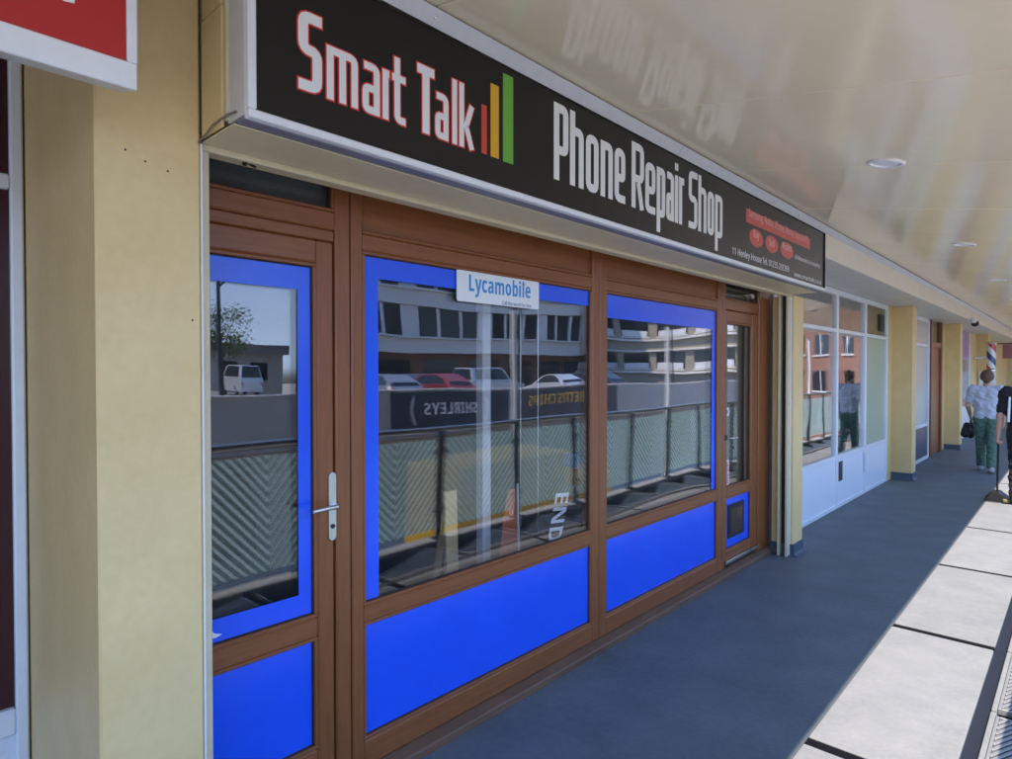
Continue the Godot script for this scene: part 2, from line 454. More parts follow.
# ---------------------------------------------------------------- the scene
func _ready() -> void:
	rng.seed = 20240611
	var cam := Camera3D.new()
	cam.name = "camera"
	add_child(cam)
	cam.position = Vector3(0, 1.62, 0)
	cam.rotation = Vector3(-0.0151, deg_to_rad(42.58), 0)
	cam.fov = 62.13
	cam.near = 0.05
	cam.far = 900.0
	cam.current = true
	var env := Environment.new()
	env.background_mode = Environment.BG_SKY
	var sm := ProceduralSkyMaterial.new()
	sm.sky_top_color = Color(0.42, 0.58, 0.85)
	sm.sky_horizon_color = Color(0.74, 0.83, 0.95)
	sm.sky_curve = 0.16
	sm.ground_bottom_color = Color(0.35, 0.35, 0.35)
	sm.ground_horizon_color = Color(0.55, 0.57, 0.60)
	sm.sky_energy_multiplier = 1.35
	var sky := Sky.new()
	sky.sky_material = sm
	env.sky = sky
	env.tonemap_mode = Environment.TONE_MAPPER_LINEAR
	env.tonemap_exposure = 2.6
	env.sdfgi_enabled = true
	env.ssao_enabled = true
	env.ssil_enabled = true
	var we := WorldEnvironment.new()
	we.name = "world"
	we.environment = env
	add_child(we)
	var sun := DirectionalLight3D.new()
	sun.name = "sun"
	sun.light_energy = 1.25
	sun.light_color = Color(1.0, 0.93, 0.82)
	sun.light_angular_distance = 0.5
	sun.shadow_enabled = true
	add_child(sun)
	sun.look_at_from_position(Vector3(10, 23, 13), Vector3(10, 23, 13) + Vector3(-0.354, -0.814, -0.458), Vector3.UP)

	make_materials()
	build_structure()
	build_canopy()
	build_pillars()
	build_brown_shop()
	build_shutter_and_sign()
	build_red_shop()
	build_white_shop()
	build_far_shops()
	build_paving()
	build_balustrade()
	build_outside()
	build_interior()
	build_people()

func struct(o: Node) -> Node:
	o.set_meta("kind", "structure")
	return o

func build_structure() -> void:
	struct(bx(self, "ground", -300, 300, -4.7, -4.5, -300, 300, M.precinct, 0.0))
	# walkway slab with its seamless coating
	struct(bx(self, "walkway", -2.9, -0.885, -0.30, 0.0, -30.0, 7.0, M.floor, 0.002))
	# building behind and above the shops
	var b := thing("terrace_building", Vector3(-6.0, -4.5, -11), "pale rendered terrace above and behind the row of shops", "building")
	bx(b, "lower_wall", -9.0, -2.95, -4.5, -0.02, -30, 7, M.concrete, 0.0)
	bx(b, "upper_wall", -9.0, -2.2, 3.2, 10.0, -30, 7, M.render_white, 0.0)
	bx(b, "back_wall", -9.0, -8.7, -0.02, 3.2, -30, 7, M.dark_room, 0.0)
	bx(b, "floor_slab", -8.7, -2.92, -0.02, 0.0, -30, 7, M.room_floor, 0.0)
	for z in [-0.50, -5.90, -11.0, -16.0]:
		bx(b, "party_wall", -8.7, -2.72, 0.0, 3.2, z + 0.06, z - 0.06, M.dark_room, 0.0)
	bx(b, "end_wall", -8.7, -2.4, 0.0, 3.2, -29.98, -29.7, M.cream, 0.0)
	bx(b, "end_wall", -8.7, -2.4, 0.0, 3.2, 6.7, 6.98, M.cream, 0.0)
	bx(b, "ceiling_slab", -8.7, -2.2, 2.95, 3.18, -29.7, 6.7, M.dark_room, 0.0)

const SLOPE := 0.17633   # canopy falls ten degrees towards the outer edge
func ceil_y(x: float) -> float:
	return 2.80 - SLOPE * (x + 1.59)

func build_canopy() -> void:
	var c := thing("canopy", Vector3(-0.7, 2.75, -11), "glossy beige metal canopy ceiling sloping over the walkway", "canopy")
	var a := deg_to_rad(-10.0)
	var x0 := -1.66; var x1 := 0.137
	var len := (x1 - x0) / cos(a)
	var bs := Basis(Vector3(0, 0, 1), a)
	var xm := (x0 + x1) / 2
	var pitch := 1.15
	var z := -1.36 + 7 * pitch
	var k := 0
	while z > -30.0:
		var yj := rng.randf_range(-0.0012, 0.0012)
		put(c, "ceiling_panel", cbox(Vector3(len, 0.016, pitch - 0.006), 0.0035), M.ceiling, Vector3(xm, ceil_y(xm) + 0.008 + yj, z - pitch / 2), bs.rotated(bs.x, rng.randf_range(-0.0012, 0.0012)))
		z -= pitch
		k += 1
	put(c, "deck", cbox(Vector3(len + 0.02, 0.14, 37.0), 0.004), M.channel, Vector3(xm, ceil_y(xm) + 0.10, -11.5), bs)
	bx(c, "edge_gutter", x1 + 0.012, x1 + 0.055, ceil_y(x1) - 0.01, ceil_y(x1) + 0.19, -30, 7, M.alu_white, 0.004)
	bx(c, "wall_upstand", -2.2, -1.66, 2.86, 3.18, -30, 7, M.render_white, 0.0)
	# metal edge strip along the fascia, with its screws
	var st_poly := [Vector2(-1.588, 2.747), Vector2(-1.545, 2.782), Vector2(-1.548, 2.788), Vector2(-1.592, 2.753)]
	for seg in [[7.0, -3.05], [-3.053, -9.733], [-9.737, -16.4], [-16.404, -29.7]]:
		put(c, "edge_strip", prism(st_poly, Vector3.ZERO, Vector3.RIGHT, Vector3.UP, Vector3(0, 0, seg[1] - seg[0])), M.alu, Vector3(0, 0, seg[0]))
	var head := lathe([Vector2(0.0, 0.0035), Vector2(0.003, 0.003), Vector2(0.0052, 0.0), Vector2(0.0052, -0.001)], 10)
	var sb := Basis(Vector3(0, 0, 1), deg_to_rad(-141))
	var zz := 0.15
	while zz > -16.0:
		put(c, "screw", head, M.steel, Vector3(-1.5665, 2.7648, zz), sb)
		zz -= 0.505
	# recessed downlights
	var ring := lathe([Vector2(0.062, 0.004), Vector2(0.066, -0.004), Vector2(0.080, -0.005), Vector2(0.086, 0.0), Vector2(0.086, 0.006)], 32)
	var lens := lathe([Vector2(0.0, -0.001), Vector2(0.040, -0.0005), Vector2(0.0625, 0.003)], 32)
	var names := ["nearest round recessed downlight in the canopy ceiling", "second round recessed downlight along the canopy ceiling", "third small round downlight far along the canopy ceiling", "fourth tiny downlight near the far end of the canopy"]
	for i in 4:
		var dz := -3.60 - 2.75 * i
		var dx := -0.74
		var d := thing("downlight", Vector3(dx, ceil_y(dx), dz), names[i], "downlight", "downlights in the canopy ceiling")
		put(d, "rim", ring, M.alu_white, Vector3(dx, ceil_y(dx) - 0.003, dz), bs)
		put(d, "lens", lens, M.upvc, Vector3(dx, ceil_y(dx) - 0.003, dz), bs)
	# fascia boards and flat soffit beyond the black sign
	var f := thing("fascia", Vector3(-1.6, 2.556, -17.0), "pale peach fascia board running along the shop tops beyond the black sign", "fascia")
	for seg in [[-5.63, -9.733], [-9.739, -13.85], [-13.856, -20.2], [-20.206, -29.7]]:
		bx(f, "board", -1.61, -1.59, 2.556, 2.752, seg[0], seg[1], M.fascia, 0.003)
		bx(f, "soffit", -2.20, -1.611, 2.556, 2.57, seg[0], seg[1], M.bulk, 0.002)
	bx(f, "soffit", -2.75, -1.70, 2.72, 2.735, -0.47, 7.0, M.bulk, 0.002)

func build_pillars() -> void:
	var zs := [[-0.475, -0.735], [-5.69, -5.935], [-10.78, -11.06], [-15.55, -15.85], [-20.6, -20.9]]
	var lab := ["wide cream painted pillar nearest the camera, left of the brown door", "cream pillar at the right end of the black sign", "cream pillar after the white shopfront", "cream pillar beyond the narrow brown door", "farthest cream pillar, next to the barber pole"]
	for i in zs.size():
		var z0: float = zs[i][0]; var z1: float = zs[i][1]
		var p := thing("pillar", Vector3(-1.95, 0, (z0 + z1) / 2), lab[i], "pillar", "cream pillars between the shops")
		var top := 2.85 if i == 0 else 2.555
		var back := -2.035 if i < 2 else -2.20
		if i == 1: top = 2.262
		bx(p, "shaft", back, -1.85, 0.0, top, z0, z1, M.cream, 0.006)
		if i == 0:
			bx(p, "side_return", -2.72, back - 0.001, 0.0, 2.85, z0 - 0.003, z0 - 0.11, M.cream, 0.004)
		# coved upstand of the floor coating
		var st := begin()
		var prof := [Vector2(0, 0.0005), Vector2(0.045, 0.0005), Vector2(0.022, 0.012), Vector2(0.012, 0.035), Vector2(0.010, 0.105), Vector2(0, 0.108)]
		add_prism(st, prof, Vector3(-1.849, 0, z0 + 0.012), Vector3.RIGHT, Vector3.UP, Vector3(0, 0, z1 - z0 - 0.012))
		var prof2 := [Vector2(0, 0.0007), Vector2(0.035, 0.0007), Vector2(0.016, 0.012), Vector2(0.0105, 0.035), Vector2(0.0095, 0.104), Vector2(0, 0.107)]
		add_prism(st, prof2, Vector3(back + 0.002, 0, z0 + 0.001), Vector3(0, 0, 1), Vector3.UP, Vector3(-1.851 - back, 0, 0))
		put(p, "skirting", st.commit(), M.skirt, Vector3.ZERO)
	# drilled screw holes left in the nearest pillar
	for h in [[118.0, -0.545, 2.195], [142.0, -0.592, 2.176], [167.0, -0.648, 2.163], [0.0, -0.71, 1.76]]:
		var pl := get_node("pillar")
		put(pl, "screw_plug", lathe([Vector2(0.0, 0.0012), Vector2(0.0028, 0.001), Vector2(0.0035, -0.002)], 8), M.gasket, Vector3(-1.85, h[2], h[1]), Basis(Vector3(0, 0, 1), deg_to_rad(-90)))

const FX := -2.07     # face of the brown frames
func build_brown_shop() -> void:
	var s := thing("shopfront", Vector3(-2.1, 0, -3.1), "brown woodgrain shopfront with blue film borders under the black sign", "shopfront")
	var xb := FX - 0.07
	# sill and bottom rails
	var sill := prism([Vector2(0.05, 0.0), Vector2(0.05, 0.028), Vector2(0.044, 0.034), Vector2(-0.002, 0.052), Vector2(-0.06, 0.052), Vector2(-0.06, 0.0)], Vector3.ZERO, Vector3.RIGHT, Vector3.UP, Vector3(0, 0, -5.125))
	put(s, "sill", sill, M.wood_sill, Vector3(FX, 0.001, -0.60))
	var bot := 0.054
	# outer and dividing frame posts  (z near, z far)
	for q in [[-0.60, -0.65], [-1.310, -1.3745], [-1.3795, -1.432], [-2.985, -3.0545], [-3.0595, -3.128], [-4.662, -4.7375], [-4.7425, -4.79], [-5.475, -5.725]]:
		bx(s, "post", xb, FX, bot, 2.42, q[0], q[1], M.wood_v, 0.006)
	# dark shadow joints between coupled frames
	for z in [-1.377, -3.057, -4.740]:
		bx(s, "joint_seal", xb, FX - 0.012, bot, 2.42, z + 0.0025, z - 0.0025, M.gasket, 0.0)
	# door bay: head, top light
	bx(s, "door_head", xb, FX + 0.0, 2.142, 2.210, -0.65, -1.310, M.wood_h, 0.006)
	bx(s, "door_head_lip", xb, FX - 0.010, 2.100, 2.1415, -0.65, -1.310, M.wood_h, 0.004)
	bead(s, FX - 0.004, 2.210, 2.42, -0.65, -1.310, M.wood_v, M.wood_h)
	pane(s, FX - 0.024, 2.218, 2.414, -0.658, -1.302, 0.0004)
	bx(s, "top_light_blind", FX - 0.075, FX - 0.062, 2.212, 2.42, -0.65, -1.310, mat(lin(0.14, 0.16, 0.165), 0.5), 0.0)
	bx(s, "bottom_rail", xb, FX, bot, 0.085, -0.65, -1.310, M.wood_h, 0.004)
	# windows
	for q in [[-1.432, -2.985, 0], [-3.128, -4.662, 1]]:
		var z0: float = q[0]; var z1: float = q[1]
		bx(s, "head_rail", xb, FX, 2.085, 2.150, z0, z1, M.wood_h, 0.006)
		bx(s, "head_panel", xb, FX - 0.020, 2.1505, 2.42, z0, z1, M.wood_h, 0.0)
		bx(s, "panel_bead", FX - 0.0195, FX - 0.006, 2.1505, 2.166, z0, z1, M.wood_h, 0.005)
		bx(s, "transom", xb, FX, 0.625, 0.690, z0, z1, M.wood_h, 0.006)
		bx(s, "bottom_rail", xb, FX, bot, 0.158, z0, z1, M.wood_h, 0.006)
		bead(s, FX - 0.004, 0.690, 2.085, z0, z1, M.wood_v, M.wood_h)
		bead(s, FX - 0.004, 0.158, 0.625, z0, z1, M.wood_v, M.wood_h)
		bx(s, "blue_panel", FX - 0.045, FX - 0.020, 0.164, 0.619, z0 - 0.006, z1 + 0.006, M.blue, 0.001)
		var p := pane(s, FX - 0.024, 0.697, 2.078, z0 - 0.007, z1 + 0.007, 0.0030 if q[2] == 0 else 0.0042)
		if q[2] == 0:
			film_border(p, FX - 0.0185, 0.700, 2.076, z0 - 0.010, z1 + 0.010, 0.700, 1.985, -1.515, z1 + 0.010)
		else:
			film_border(p, FX - 0.0185, 0.700, 2.076, z0 - 0.010, z1 + 0.010, 0.700, 1.930, z0 - 0.010, -4.585)
	# near door: a sash with mid rail, handle, hinges
	var d := Node3D.new()
	d.name = "door"
	s.add_child(d)
	d.global_position = Vector3(FX, 0.09, -0.98)
	var dx := FX - 0.008
	for q in [[-0.653, -0.728], [-1.237, -1.3055]]:
		bx(d, "stile", xb, dx, 0.090, 2.098, q[0], q[1], M.wood_v, 0.007)
	for q in [[2.012, 2.098], [0.632, 0.706], [0.090, 0.214]]:
		bx(d, "rail", xb, dx, q[0], q[1], -0.7285, -1.2365, M.wood_h, 0.007)
	bead(d, dx - 0.003, 0.706, 2.012, -0.7285, -1.2365, M.wood_v, M.wood_h)
	bead(d, dx - 0.003, 0.214, 0.632, -0.7285, -1.2365, M.wood_v, M.wood_h)
	bx(d, "blue_panel", dx - 0.045, dx - 0.020, 0.220, 0.627, -0.735, -1.230, M.blue, 0.001)
	door_pane(d, dx, 0.712, 2.006, -0.735, -1.230, 0.0006)
	film_border(d, dx - 0.0190, 0.716, 2.002, -0.739, -1.226, 0.800, 1.912, -0.739, -1.168)
	# backplate, lever and lock of the near door
	var hz := -1.292
	var bp := prism(capsule2(0.0155, 0.255), Vector3.ZERO, Vector3(0, 0, -1), Vector3.UP, Vector3(0.009, 0, 0))
	put(d, "backplate", bp, M.steel, Vector3(dx + 0.0005, 0.982, hz))
	tube(d, "lever", [Vector3(dx + 0.009, 1.115, hz), Vector3(dx + 0.045, 1.115, hz), Vector3(dx + 0.052, 1.1155, hz + 0.010), Vector3(dx + 0.053, 1.115, hz + 0.055), Vector3(dx + 0.050, 1.112, hz + 0.105)], [0.010, 0.010, 0.0095, 0.0085, 0.0075], M.steel, 12)
	put(d, "lock_cylinder", lathe([Vector2(0.0, 0.004), Vector2(0.008, 0.004), Vector2(0.0085, 0.0)], 16), M.gasket, Vector3(dx + 0.0095, 1.035, hz), Basis(Vector3(0, 0, 1), deg_to_rad(-90)))
	# far door
	var e := Node3D.new()
	e.name = "far_door"
	s.add_child(e)
	e.global_position = Vector3(FX, 0.09, -5.13)
	e.set_meta("label", "narrow brown door with a dark vent in its blue panel")
	bx(s, "door_head", xb, FX, 2.095, 2.175, -4.79, -5.475, M.wood_h, 0.006)
	bead(s, FX - 0.004, 2.175, 2.42, -4.79, -5.475, M.wood_v, M.wood_h)
	pane(s, FX - 0.024, 2.183, 2.414, -4.798, -5.467, 0.0004)
	for q in [[-4.793, -4.838], [-5.345, -5.470]]:
		bx(e, "stile", xb, dx, 0.110, 2.092, q[0], q[1], M.wood_v, 0.006)
	for q in [[2.000, 2.092], [0.606, 0.680], [0.110, 0.180]]:
		bx(e, "rail", xb, dx, q[0], q[1], -4.8385, -5.3445, M.wood_h, 0.006)
	bead(e, dx - 0.003, 0.680, 2.000, -4.8385, -5.3445, M.wood_v, M.wood_h)
	bead(e, dx - 0.003, 0.180, 0.606, -4.8385, -5.3445, M.wood_v, M.wood_h)
	door_pane(e, dx, 0.686, 1.994, -4.845, -5.338, 0.0004)
	bx(e, "blue_panel", dx - 0.045, dx - 0.020, 0.186, 0.600, -4.845, -5.338, M.blue, 0.001)
	bx(e, "inner_stile", dx - 0.060, dx - 0.040, 0.69, 1.99, -4.850, -4.935, M.wood_v, 0.003)
	bx(e, "vent", dx - 0.020, dx - 0.012, 0.265, 0.535, -4.905, -5.220, M.gasket, 0.003)
	bx(e, "vent_flap", dx - 0.012, dx - 0.008, 0.300, 0.500, -4.940, -5.185, mat(lin(0.035, 0.022, 0.018), 0.4), 0.002)
	bx(e, "vent_label", dx - 0.008, dx - 0.007, 0.41, 0.49, -5.07, -5.16, mat(lin(0.10, 0.05, 0.02), 0.5), 0.0)
	bx(e, "kick_strip", dx, dx + 0.022, 0.088, 0.112, -4.80, -5.465, M.steel, 0.003)
	put(e, "knob_plate", lathe([Vector2(0.0, 0.006), Vector2(0.022, 0.006), Vector2(0.024, 0.0)], 16), M.gasket, Vector3(dx + 0.0005, 1.085, -4.815), Basis(Vector3(0, 0, 1), deg_to_rad(-90)))
	tube(e, "lever", [Vector3(dx + 0.005, 1.085, -4.815), Vector3(dx + 0.045, 1.085, -4.815), Vector3(dx + 0.050, 1.085, -4.83), Vector3(dx + 0.050, 1.083, -4.925)], [0.009, 0.009, 0.009, 0.008], M.steel, 10)
	# stickers on the far door's glass
	var st1 := thing("sticker", Vector3(dx - 0.016, 1.26, -4.887), "small white square sticker on the narrow brown door's glass", "sticker")
	bx(st1, "sheet", dx - 0.0165, dx - 0.0158, 1.255, 1.320, -4.862, -4.912, M.white_vinyl, 0.0)
	bx(st1, "print", dx - 0.0158, dx - 0.0154, 1.272, 1.300, -4.876, -4.898, M.alu_dark, 0.0)
	var st2 := thing("sticker", Vector3(dx - 0.016, 0.69, -4.885), "tall red and white notice on the narrow door's glass", "sticker")
	bx(st2, "sheet", dx - 0.0165, dx - 0.0158, 0.700, 0.905, -4.855, -4.925, mat(lin(0.62, 0.50, 0.50), 0.4), 0.0)
	for k in 9:
		var yy := 0.712 + k * 0.020
		bx(st2, "printed_line", dx - 0.0158, dx - 0.0154, yy, yy + 0.011, -4.860, -4.860 - rng.randf_range(0.03, 0.058), M.pale_red, 0.0)
	var lab := thing("sticker", Vector3(dx - 0.016, 0.735, -0.80), "torn scrap of white paper stuck low on the near door's glass", "sticker")
	put(lab, "sheet", prism([Vector2(0, 0), Vector2(0.010, 0.032), Vector2(0.022, 0.014), Vector2(0.048, 0.004), Vector2(0.030, -0.002)], Vector3.ZERO, Vector3(0, 0, -1), Vector3.UP, Vector3(0.0006, 0, 0)), M.white_vinyl, Vector3(dx - 0.0166, 0.742, -0.842))
	# white advertising plate at the head of the big window
	var ly := thing("window_sign", Vector3(FX - 0.012, 1.93, -2.22), "white rounded plate with blue lettering at the top of the large window", "sign")
	var r2 := []
	for c in [[0.566, 0.136, 0], [0.014, 0.136, 1], [0.014, 0.014, 2], [0.566, 0.014, 3]]:
		for k in 5:
			var an: float = (c[2] + k / 4.0) * PI / 2
			r2.append(Vector2(c[0] + cos(an) * 0.012, c[1] + sin(an) * 0.012))
	put(ly, "plate", prism(r2, Vector3.ZERO, Vector3(0, 0, -1), Vector3.UP, Vector3(0.004, 0, 0)), M.white_vinyl, Vector3(FX - 0.012, 1.929, -1.934))
	var cy := mat(lin(0.012, 0.24, 0.58), 0.35)
	text(ly, "lettering", "Lycamobile", 0.074, Vector3(FX - 0.0078, 1.956, -2.012), cy, 0.432, FACE, "Droid Sans", true)
	text(ly, "small_lettering", "Call the world for less", 0.017, Vector3(FX - 0.0078, 1.936, -2.235), mat(lin(0.03, 0.06, 0.22), 0.4), 0.215, FACE)
	for k in 2:
		put(ly, "mark", lathe([Vector2(0.0035, 0.0006), Vector2(0.0055, 0.0006), Vector2(0.0055, 0.0)], 12), mat(lin(0.30, 0.22, 0.25), 0.4), Vector3(FX - 0.0079, 2.052, -2.382 - 0.022 * k), Basis(Vector3(0, 0, 1), deg_to_rad(-90)))

func door_pane(d: Node3D, dx: float, y0: float, y1: float, z0: float, z1: float, sag: float) -> void:
	# two sheets as parts of their own: the door is itself a part
	var at := Vector3(dx - 0.024, (y0 + y1) / 2, (z0 + z1) / 2)
	put(d, "pane", bowed(absf(z1 - z0), absf(y1 - y0), sag), M.glass, at)
	put(d, "inner_sheet", bowed(absf(z1 - z0), absf(y1 - y0), sag * 0.92), M.glass, at - Vector3(0.022, 0, 0))

func capsule2(r: float, h: float) -> Array:
	var a := []
	for k in 9: a.append(Vector2(cos(PI * k / 8.0) * r, h - r + sin(PI * k / 8.0) * r))
	for k in 9: a.append(Vector2(-cos(PI * k / 8.0) * r, r - sin(PI * k / 8.0) * r))
	return a

func build_shutter_and_sign() -> void:
	# roller shutter: housing behind the sign, cream underside, guide channels
	var h := thing("roller_shutter", Vector3(-1.85, 2.26, -3.2), "cream roller shutter housing and guide rails under the black sign", "shutter")
	bx(h, "soffit_plate", -1.868, -1.6605, 2.268, 2.272, -0.745, -5.66, M.cream_metal, 0.001)
	bx(h, "lip", -1.889, -1.868, 2.251, 2.272, -0.745, -5.70, M.cream_metal, 0.005)
	bx(h, "bottom_lath", -1.968, -1.897, 2.264, 2.290, -0.775, -5.70, M.cream_metal, 0.004)
	bx(h, "housing", -2.03, -1.70, 2.292, 2.72, -0.745, -5.62, M.cream_metal, 0.003)
	bx(h, "housing_end", -1.845, -1.715, 2.275, 2.60, -0.737, -0.7445, M.cream, 0.001)
	bx(h, "housing_end", -1.845, -1.720, 2.604, 2.745, -0.738, -0.7445, M.cream, 0.001)
	# lath end locks and a bolt on the bottom lath
	tube(h, "lath_bolt", [Vector3(-1.93, 2.264, -0.90), Vector3(-1.93, 2.256, -0.90)], [0.008, 0.007], M.gasket, 8)
	tube(h, "lath_bolt", [Vector3(-1.93, 2.264, -0.915), Vector3(-1.93, 2.258, -0.935)], [0.005, 0.004], M.gasket, 8)
	for q in [[-0.737, -0.772, 1], [-5.628, -5.689, -1]]:
		bx(h, "guide_rail", -1.900, -1.880, 0.002, 2.262, q[0], q[1], M.cream_metal if q[2] > 0 else M.cream_metal, 0.003)
		bx(h, "guide_rail", -1.965, -1.945, 0.002, 2.262, q[0], q[1], M.cream_metal, 0.003)
		var zb: float = q[0] if q[2] > 0 else q[1]
		bx(h, "guide_back", -1.945, -1.900, 0.002, 2.262, zb, zb - 0.006 * q[2], M.gasket, 0.0)
	bx(h, "cover_strip", -1.880, -1.872, 0.002, 2.262, -5.672, -5.689, M.alu_white, 0.002)
	bx(h, "cover_strip", -1.880, -1.8495, 0.002, 2.262, -0.7355, -0.7405, M.alu_white, 0.001)
	# the sign
	var s := thing("shop_sign", Vector3(-1.6, 2.27, -3.2), "long black fascia sign with white phone shop lettering", "sign")
	bx(s, "box", -1.714, -1.612, 2.285, 2.745, -0.752, -5.612, M.bulk, 0.003)
	bx(s, "panel", -1.6115, -1.596, 2.290, 2.744, -0.770, -5.612, M.black, 0.001)
	bx(s, "frame_bottom", -1.616, -1.586, 2.273, 2.2955, -0.752, -5.628, M.alu_white, 0.004)
	bx(s, "frame_end", -1.616, -1.587, 2.296, 2.745, -0.752, -0.7745, M.alu_white, 0.004)
	bx(s, "frame_far_end", -1.616, -1.587, 2.296, 2.745, -5.613, -5.628, M.black, 0.003)
	bx(s, "bottom_tray", -1.660, -1.6165, 2.272, 2.2845, -0.752, -5.615, M.alu_dark, 0.002)
	var fx := -1.596
	var words := [["S", -0.895, -0.968], ["m", -0.983, -1.087], ["a", -1.103, -1.166], ["r", -1.176, -1.202], ["t", -1.2125, -1.265], ["T", -1.313, -1.385], ["a", -1.389, -1.448], ["l", -1.465, -1.482], ["k", -1.498, -1.571]]
	for q in words: letter(s, q[0], q[1], q[2], 2.393, 0.152, 0.219 if q[0] != "t" else 0.205, -0.05, 0.0225 if not q[0] in ["S", "T"] else 0.030, fx, true)
	words = [["P", -2.022, -2.120], ["h", -2.131, -2.229], ["o", -2.245, -2.342], ["n", -2.357, -2.455], ["e", -2.470, -2.562], ["R", -2.617, -2.731], ["e", -2.744, -2.843], ["p", -2.856, -2.943], ["a", -2.954, -3.038], ["i", -3.046, -3.070], ["r", -3.091, -3.150], ["S", -3.202, -3.306], ["h", -3.318, -3.421], ["o", -3.434, -3.522], ["p", -3.535, -3.636]]
	for q in words: letter(s, q[0], q[1], q[2], 2.396, 0.249, 0.313, -0.078, 0.0365, fx, false)
	bx(s, "signal_bar", fx, fx + 0.001, 2.396, 2.570, -1.607, -1.634, M.bar_red, 0.0)
	bx(s, "signal_bar", fx, fx + 0.001, 2.396, 2.660, -1.654, -1.697, M.bar_yellow, 0.0)
	bx(s, "signal_bar", fx, fx + 0.001, 2.394, 2.719, -1.720, -1.776, M.bar_green, 0.0)
	# small print at the far end
	bx(s, "red_band", fx, fx + 0.001, 2.562, 2.648, -3.99, -5.255, M.pale_red, 0.0)
	text(s, "small_lettering", "Samsung, Nokia, iPhone, Nexus, Sony & HTC", 0.050, Vector3(fx + 0.0014, 2.588, -4.03), M.pink_vinyl, 1.18, FACE)
	var names := ["Buy", "Sell", "Repairs"]
	for k in 3:
		var cz: float = [-4.163, -4.440, -4.740][k]
		var o := put(s, "red_oval", prism(oval(0.118 if k < 2 else 0.135, 0.058), Vector3.ZERO, Vector3(0, 0, -1), Vector3.UP, Vector3(0.001, 0, 0)), M.pale_red, Vector3(fx, 2.484, cz))
		var wd: float = [0.10, 0.10, 0.19][k]
		text(o, "small_lettering", names[k], 0.046, Vector3(fx + 0.0014, 2.468, cz + wd / 2), M.pink_vinyl, wd, FACE, "Droid Sans", true)
	text(s, "small_lettering", "All Networks & Accessories", 0.032, Vector3(fx + 0.0014, 2.446, -4.905), M.white_vinyl, 0.60, FACE)
	text(s, "small_lettering", "11 Henley House Tel. 01235 202369", 0.042, Vector3(fx + 0.0014, 2.318, -3.78), M.white_vinyl, 1.00, FACE)
	text(s, "small_lettering", "www.smarttalk.co.uk", 0.032, Vector3(fx + 0.0014, 2.316, -4.89), M.white_vinyl, 0.66, FACE)
	# loose cable at the near end of the sign
	var c := tube(self, "cable", [Vector3(-1.655, 2.302, -0.7505), Vector3(-1.69, 2.300, -0.741), Vector3(-1.75, 2.286, -0.729), Vector3(-1.80, 2.270, -0.728), Vector3(-1.845, 2.262, -0.7285), Vector3(-1.90, 2.264, -0.76)], [0.003, 0.003, 0.003, 0.003, 0.003, 0.003], mat(lin(0.18, 0.14, 0.12), 0.6), 7)
	tag(c, "loose thin cable at the near lower corner of the black sign", "cable")

func oval(a: float, b: float) -> Array:
	var p := []
	for k in 28: p.append(Vector2(cos(TAU * k / 28) * a, sin(TAU * k / 28) * b))
	return p

func build_red_shop() -> void:
	# neighbour at the left edge: red light box and white framed front set back
	var s := thing("light_box_sign", Vector3(-1.65, 2.25, 0.9), "red shop sign with a thick white frame at the upper left corner", "sign")
	put(s, "housing", prism([Vector2(-1.60, 2.256), Vector2(-1.700, 2.282), Vector2(-1.700, 2.77), Vector2(-1.60, 2.77)], Vector3.ZERO, Vector3.RIGHT, Vector3.UP, Vector3(0, 0, 2.60)), M.alu_white, Vector3(0, 0, -0.493))
	bx(s, "bracket", -1.849, -1.7005, 2.50, 2.60, -0.48, -0.52, M.alu_dark, 0.0)
	bx(s, "frame_bottom", -1.6005, -1.588, 2.254, 2.313, 2.10, -0.494, M.alu_white, 0.005)
	bx(s, "frame_end", -1.6005, -1.587, 2.3135, 2.77, -0.4735, -0.495, M.alu_white, 0.005)
	bx(s, "face", -1.5995, -1.594, 2.314, 2.77, 2.10, -0.473, mat(lin(0.42, 0.018, 0.020), 0.3), 0.0)
	put(s, "printed_mark", prism([Vector2(0, 0), Vector2(0.020, 0.003), Vector2(0.026, 0.09), Vector2(-0.01, 0.09)], Vector3.ZERO, Vector3(0, 0, -1), Vector3.UP, Vector3(0.001, 0, 0)), M.white_vinyl, Vector3(-1.594, 2.398, -0.355))
	var f := thing("shopfront", Vector3(-2.7, 0, 3.0), "white framed shopfront with dark maroon panes at the left edge", "shopfront")
	var x := -2.65
	var maroon := mat(lin(0.045, 0.010, 0.016), 0.12)
	for q in [[-0.436, -0.472], [1.0, 0.93], [2.4, 2.33], [3.8, 3.73], [5.2, 5.13], [6.68, 6.6]]:
		bx(f, "post", x - 0.07, x, 0.0, 2.72, q[0], q[1], M.upvc, 0.006)
	for q in [[0.93, -0.436], [2.33, 1.0], [3.73, 2.4], [5.13, 3.8], [6.6, 5.2]]:
		for r in [[0.0, 0.06], [0.385, 0.475], [2.225, 2.275], [2.66, 2.72]]:
			bx(f, "rail", x - 0.07, x, r[0], r[1], q[0], q[1], M.upvc, 0.006)
		bx(f, "panel", x - 0.05, x - 0.025, 0.06, 0.385, q[0], q[1], M.upvc, 0.0)
		bx(f, "pane", x - 0.05, x - 0.025, 0.475, 2.225, q[0], q[1], maroon, 0.0)
		bx(f, "pane", x - 0.05, x - 0.025, 2.275, 2.66, q[0], q[1], maroon, 0.0)

